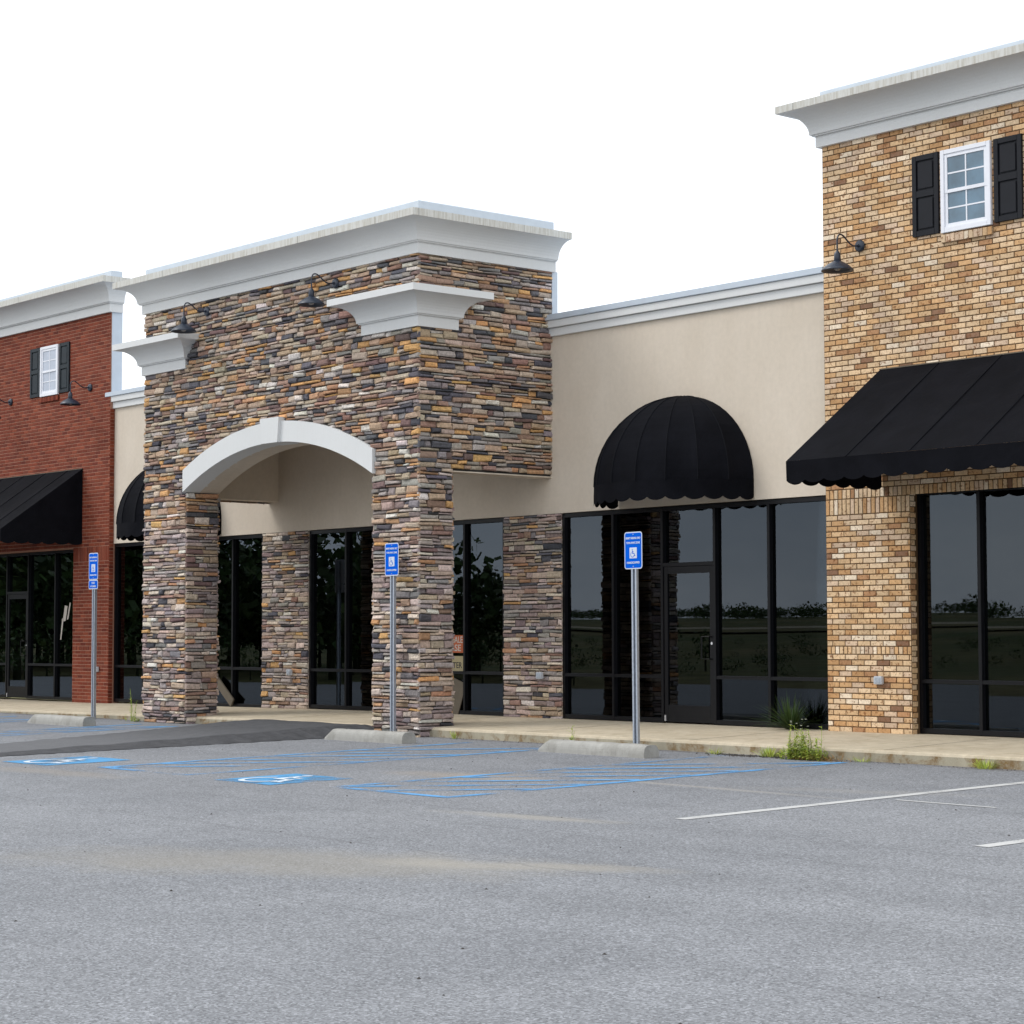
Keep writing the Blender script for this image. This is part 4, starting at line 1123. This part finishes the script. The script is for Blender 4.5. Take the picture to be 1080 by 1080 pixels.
# ------------------------------------------------------------------ woods across the lot (seen only as reflections in the glass)
wd = MB()
def crown(cx, cy, cz, rx, rz, n, s):
    for _ in range(n):
        a = random.uniform(0, 2 * PI); u = random.uniform(-1, 1); r = random.uniform(.35, 1) ** .5; q = math.sqrt(1 - u * u)
        nn = .75 + .5 * noise.noise(Vector((cx + q * math.cos(a) * 1.5, cy + q * math.sin(a) * 1.5, u * 1.5)))
        p = Vector((cx + rx * r * nn * q * math.cos(a), cy + rx * r * nn * q * math.sin(a), cz + rz * r * nn * u))
        e = s * random.uniform(.6, 1.4); d1 = Vector((jig(1), jig(1), jig(1))).normalized() * e; d2 = Vector((jig(1), jig(1), jig(1))).normalized() * e
        wd.add([p - d1, p + d2, p + d1, p - d2], [(0, 1, 2, 3)], rt(.5, 1.4))
def ground_h(x, y):
    d = max(-48 - y, -75 - x, 0); t = min(1, d / 160); return -1.35 + .75 * min(1, d / 4) + 4.6 * t * t * (3 - 2 * t)
def tree_at(x, y, h, n=230, s=.034, wide=False):
    z = ground_h(x, y)
    if wide: crown(x, y, z + h * .40, h * 1.15, h * .55, n, s * h); return
    crown(x, y, z + h * .56, h * .38, h * .48, n, s * h)
    wd.tube([(x, y, z - .5), (x, y, z + h * .5)], [.03 * h, .015 * h], 6, (.5, .35, .3))
for k in range(44):          # near wood beside the left of the lot, lower towards its far end
    t = k / 43; y = -6 - 46 * t
    tree_at(-82 - random.uniform(0, 16), y + jig(1.5), (10.5 - 5.6 * t) * random.uniform(.82, 1.22), 650); tree_at(-92 - random.uniform(0, 20), y + jig(1.5), (10.0 - 5.4 * t) * random.uniform(.8, 1.1), 420)
for k in range(50):
    t = random.random(); tree_at(-80 - random.uniform(-2, 4), -4 - 56 * t, random.uniform(1.6, 3.2), 160)
for k in range(420):
    tree_at(random.uniform(-280, -50), random.uniform(-205, -170), random.uniform(.9, 1.7) * (1.6 if random.random() < .12 else 1), 170, .07, True)
for k in range(110):
    x = random.uniform(-130, -10); y = random.uniform(-105, -52); tree_at(x, y, random.uniform(.4, 1.1), 130, .06, True)
o = wd.build('woods', M['tree']); o['kind'] = 'stuff'; o['label'] = 'dark woods and scrub beyond the parking lot'; o['category'] = 'woods'
# pale road line across the far field
rd = MB(); pts = [(-170 + 6 * i, -118 - 10 * math.sin(i * .12)) for i in range(30)]
for (a, b), (c, d) in zip(pts, pts[1:]):
    rd.add([(a, b, ground_h(a, b) + .45), (c, d, ground_h(c, d) + .45), (c, d - 5, ground_h(c, d - 5) + .45), (a, b - 5, ground_h(a, b - 5) + .45)], [(0, 1, 2, 3)])
struct(rd.build('road', M['kerb']))

for o in list(bpy.data.objects):
    if o.type == 'EMPTY' and o.get('category') == 'shop' or o.name == 'stone_portico': rel(None, o)

# ------------------------------------------------------------------ sky and sun: bright overcast with breaks overhead
SUN_DIR = Vector((-0.52, -0.46, 0.74)).normalized()      # towards the sun
w = bpy.data.worlds.new('World'); S.world = w; w.use_nodes = True
nt = w.node_tree; nt.nodes.clear(); g = G(nt)
out = g.n('ShaderNodeOutputWorld'); bg = g.n('ShaderNodeBackground')
sky = g.n('ShaderNodeTexSky', sky_type='NISHITA'); sky.sun_disc = False
sky.sun_elevation = math.asin(SUN_DIR.z); sky.sun_rotation = math.atan2(SUN_DIR.x, SUN_DIR.y); sky.air_density = 1.0; sky.dust_density = 1.5
v = g.coord((1.0, 1.0, 2.2), 'Generated'); cl = g.noise(v, 2.6, 7, 0.6, 0.3)
tc = g.n('ShaderNodeTexCoord'); sp = g.n('ShaderNodeSeparateXYZ'); g.l(tc.outputs['Generated'], sp.inputs[0])
cover = g.ramp(cl, [(0.30, 0.72), (0.42, 1.0)])
CLOUD = 12.5
cc = g.mix(g.ramp(g.noise(v, 4.0, 6, 0.6), [(0.3, 0.0), (0.7, 1.0)]), (CLOUD * .66, CLOUD * .73, CLOUD * .82), (CLOUD * 1.12, CLOUD * 1.12, CLOUD * 1.12))
mixd = g.mix(cover, sky.outputs[0], cc)
g.l(mixd, bg.inputs['Color']); bg.inputs['Strength'].default_value = 0.1
g.l(bg.outputs[0], out.inputs['Surface'])
sl = bpy.data.lights.new('sun', 'SUN'); sl.energy = 1.1; sl.angle = math.radians(22); sl.color = (1.0, .96, .90)
so = bpy.data.objects.new('sun', sl); COL.objects.link(so); so.rotation_euler = SUN_DIR.to_track_quat('Z', 'Y').to_euler(); so.location = (-20, -30, 40)

# ------------------------------------------------------------------ camera
cam = bpy.data.cameras.new('camera'); co = bpy.data.objects.new('camera', cam); COL.objects.link(co)
R3 = Matrix(((0.647, 0.046, 0.761), (0.762, -0.036, -0.646), (-0.002, 0.998, -0.058)))
q = R3.to_quaternion(); co.rotation_mode = 'QUATERNION'; co.rotation_quaternion = q
co.location = (0, -20.441, 1.34); cam.sensor_width = 36; cam.lens = 74.63; cam.clip_end = 5000; cam.clip_start = .1
S.camera = co
S.view_settings.view_transform = 'Standard'; S.view_settings.look = 'None'; S.view_settings.gamma = 1.0
S.view_settings.exposure = 0.35
S.cycles.max_bounces = 8; S.cycles.transparent_max_bounces = 12
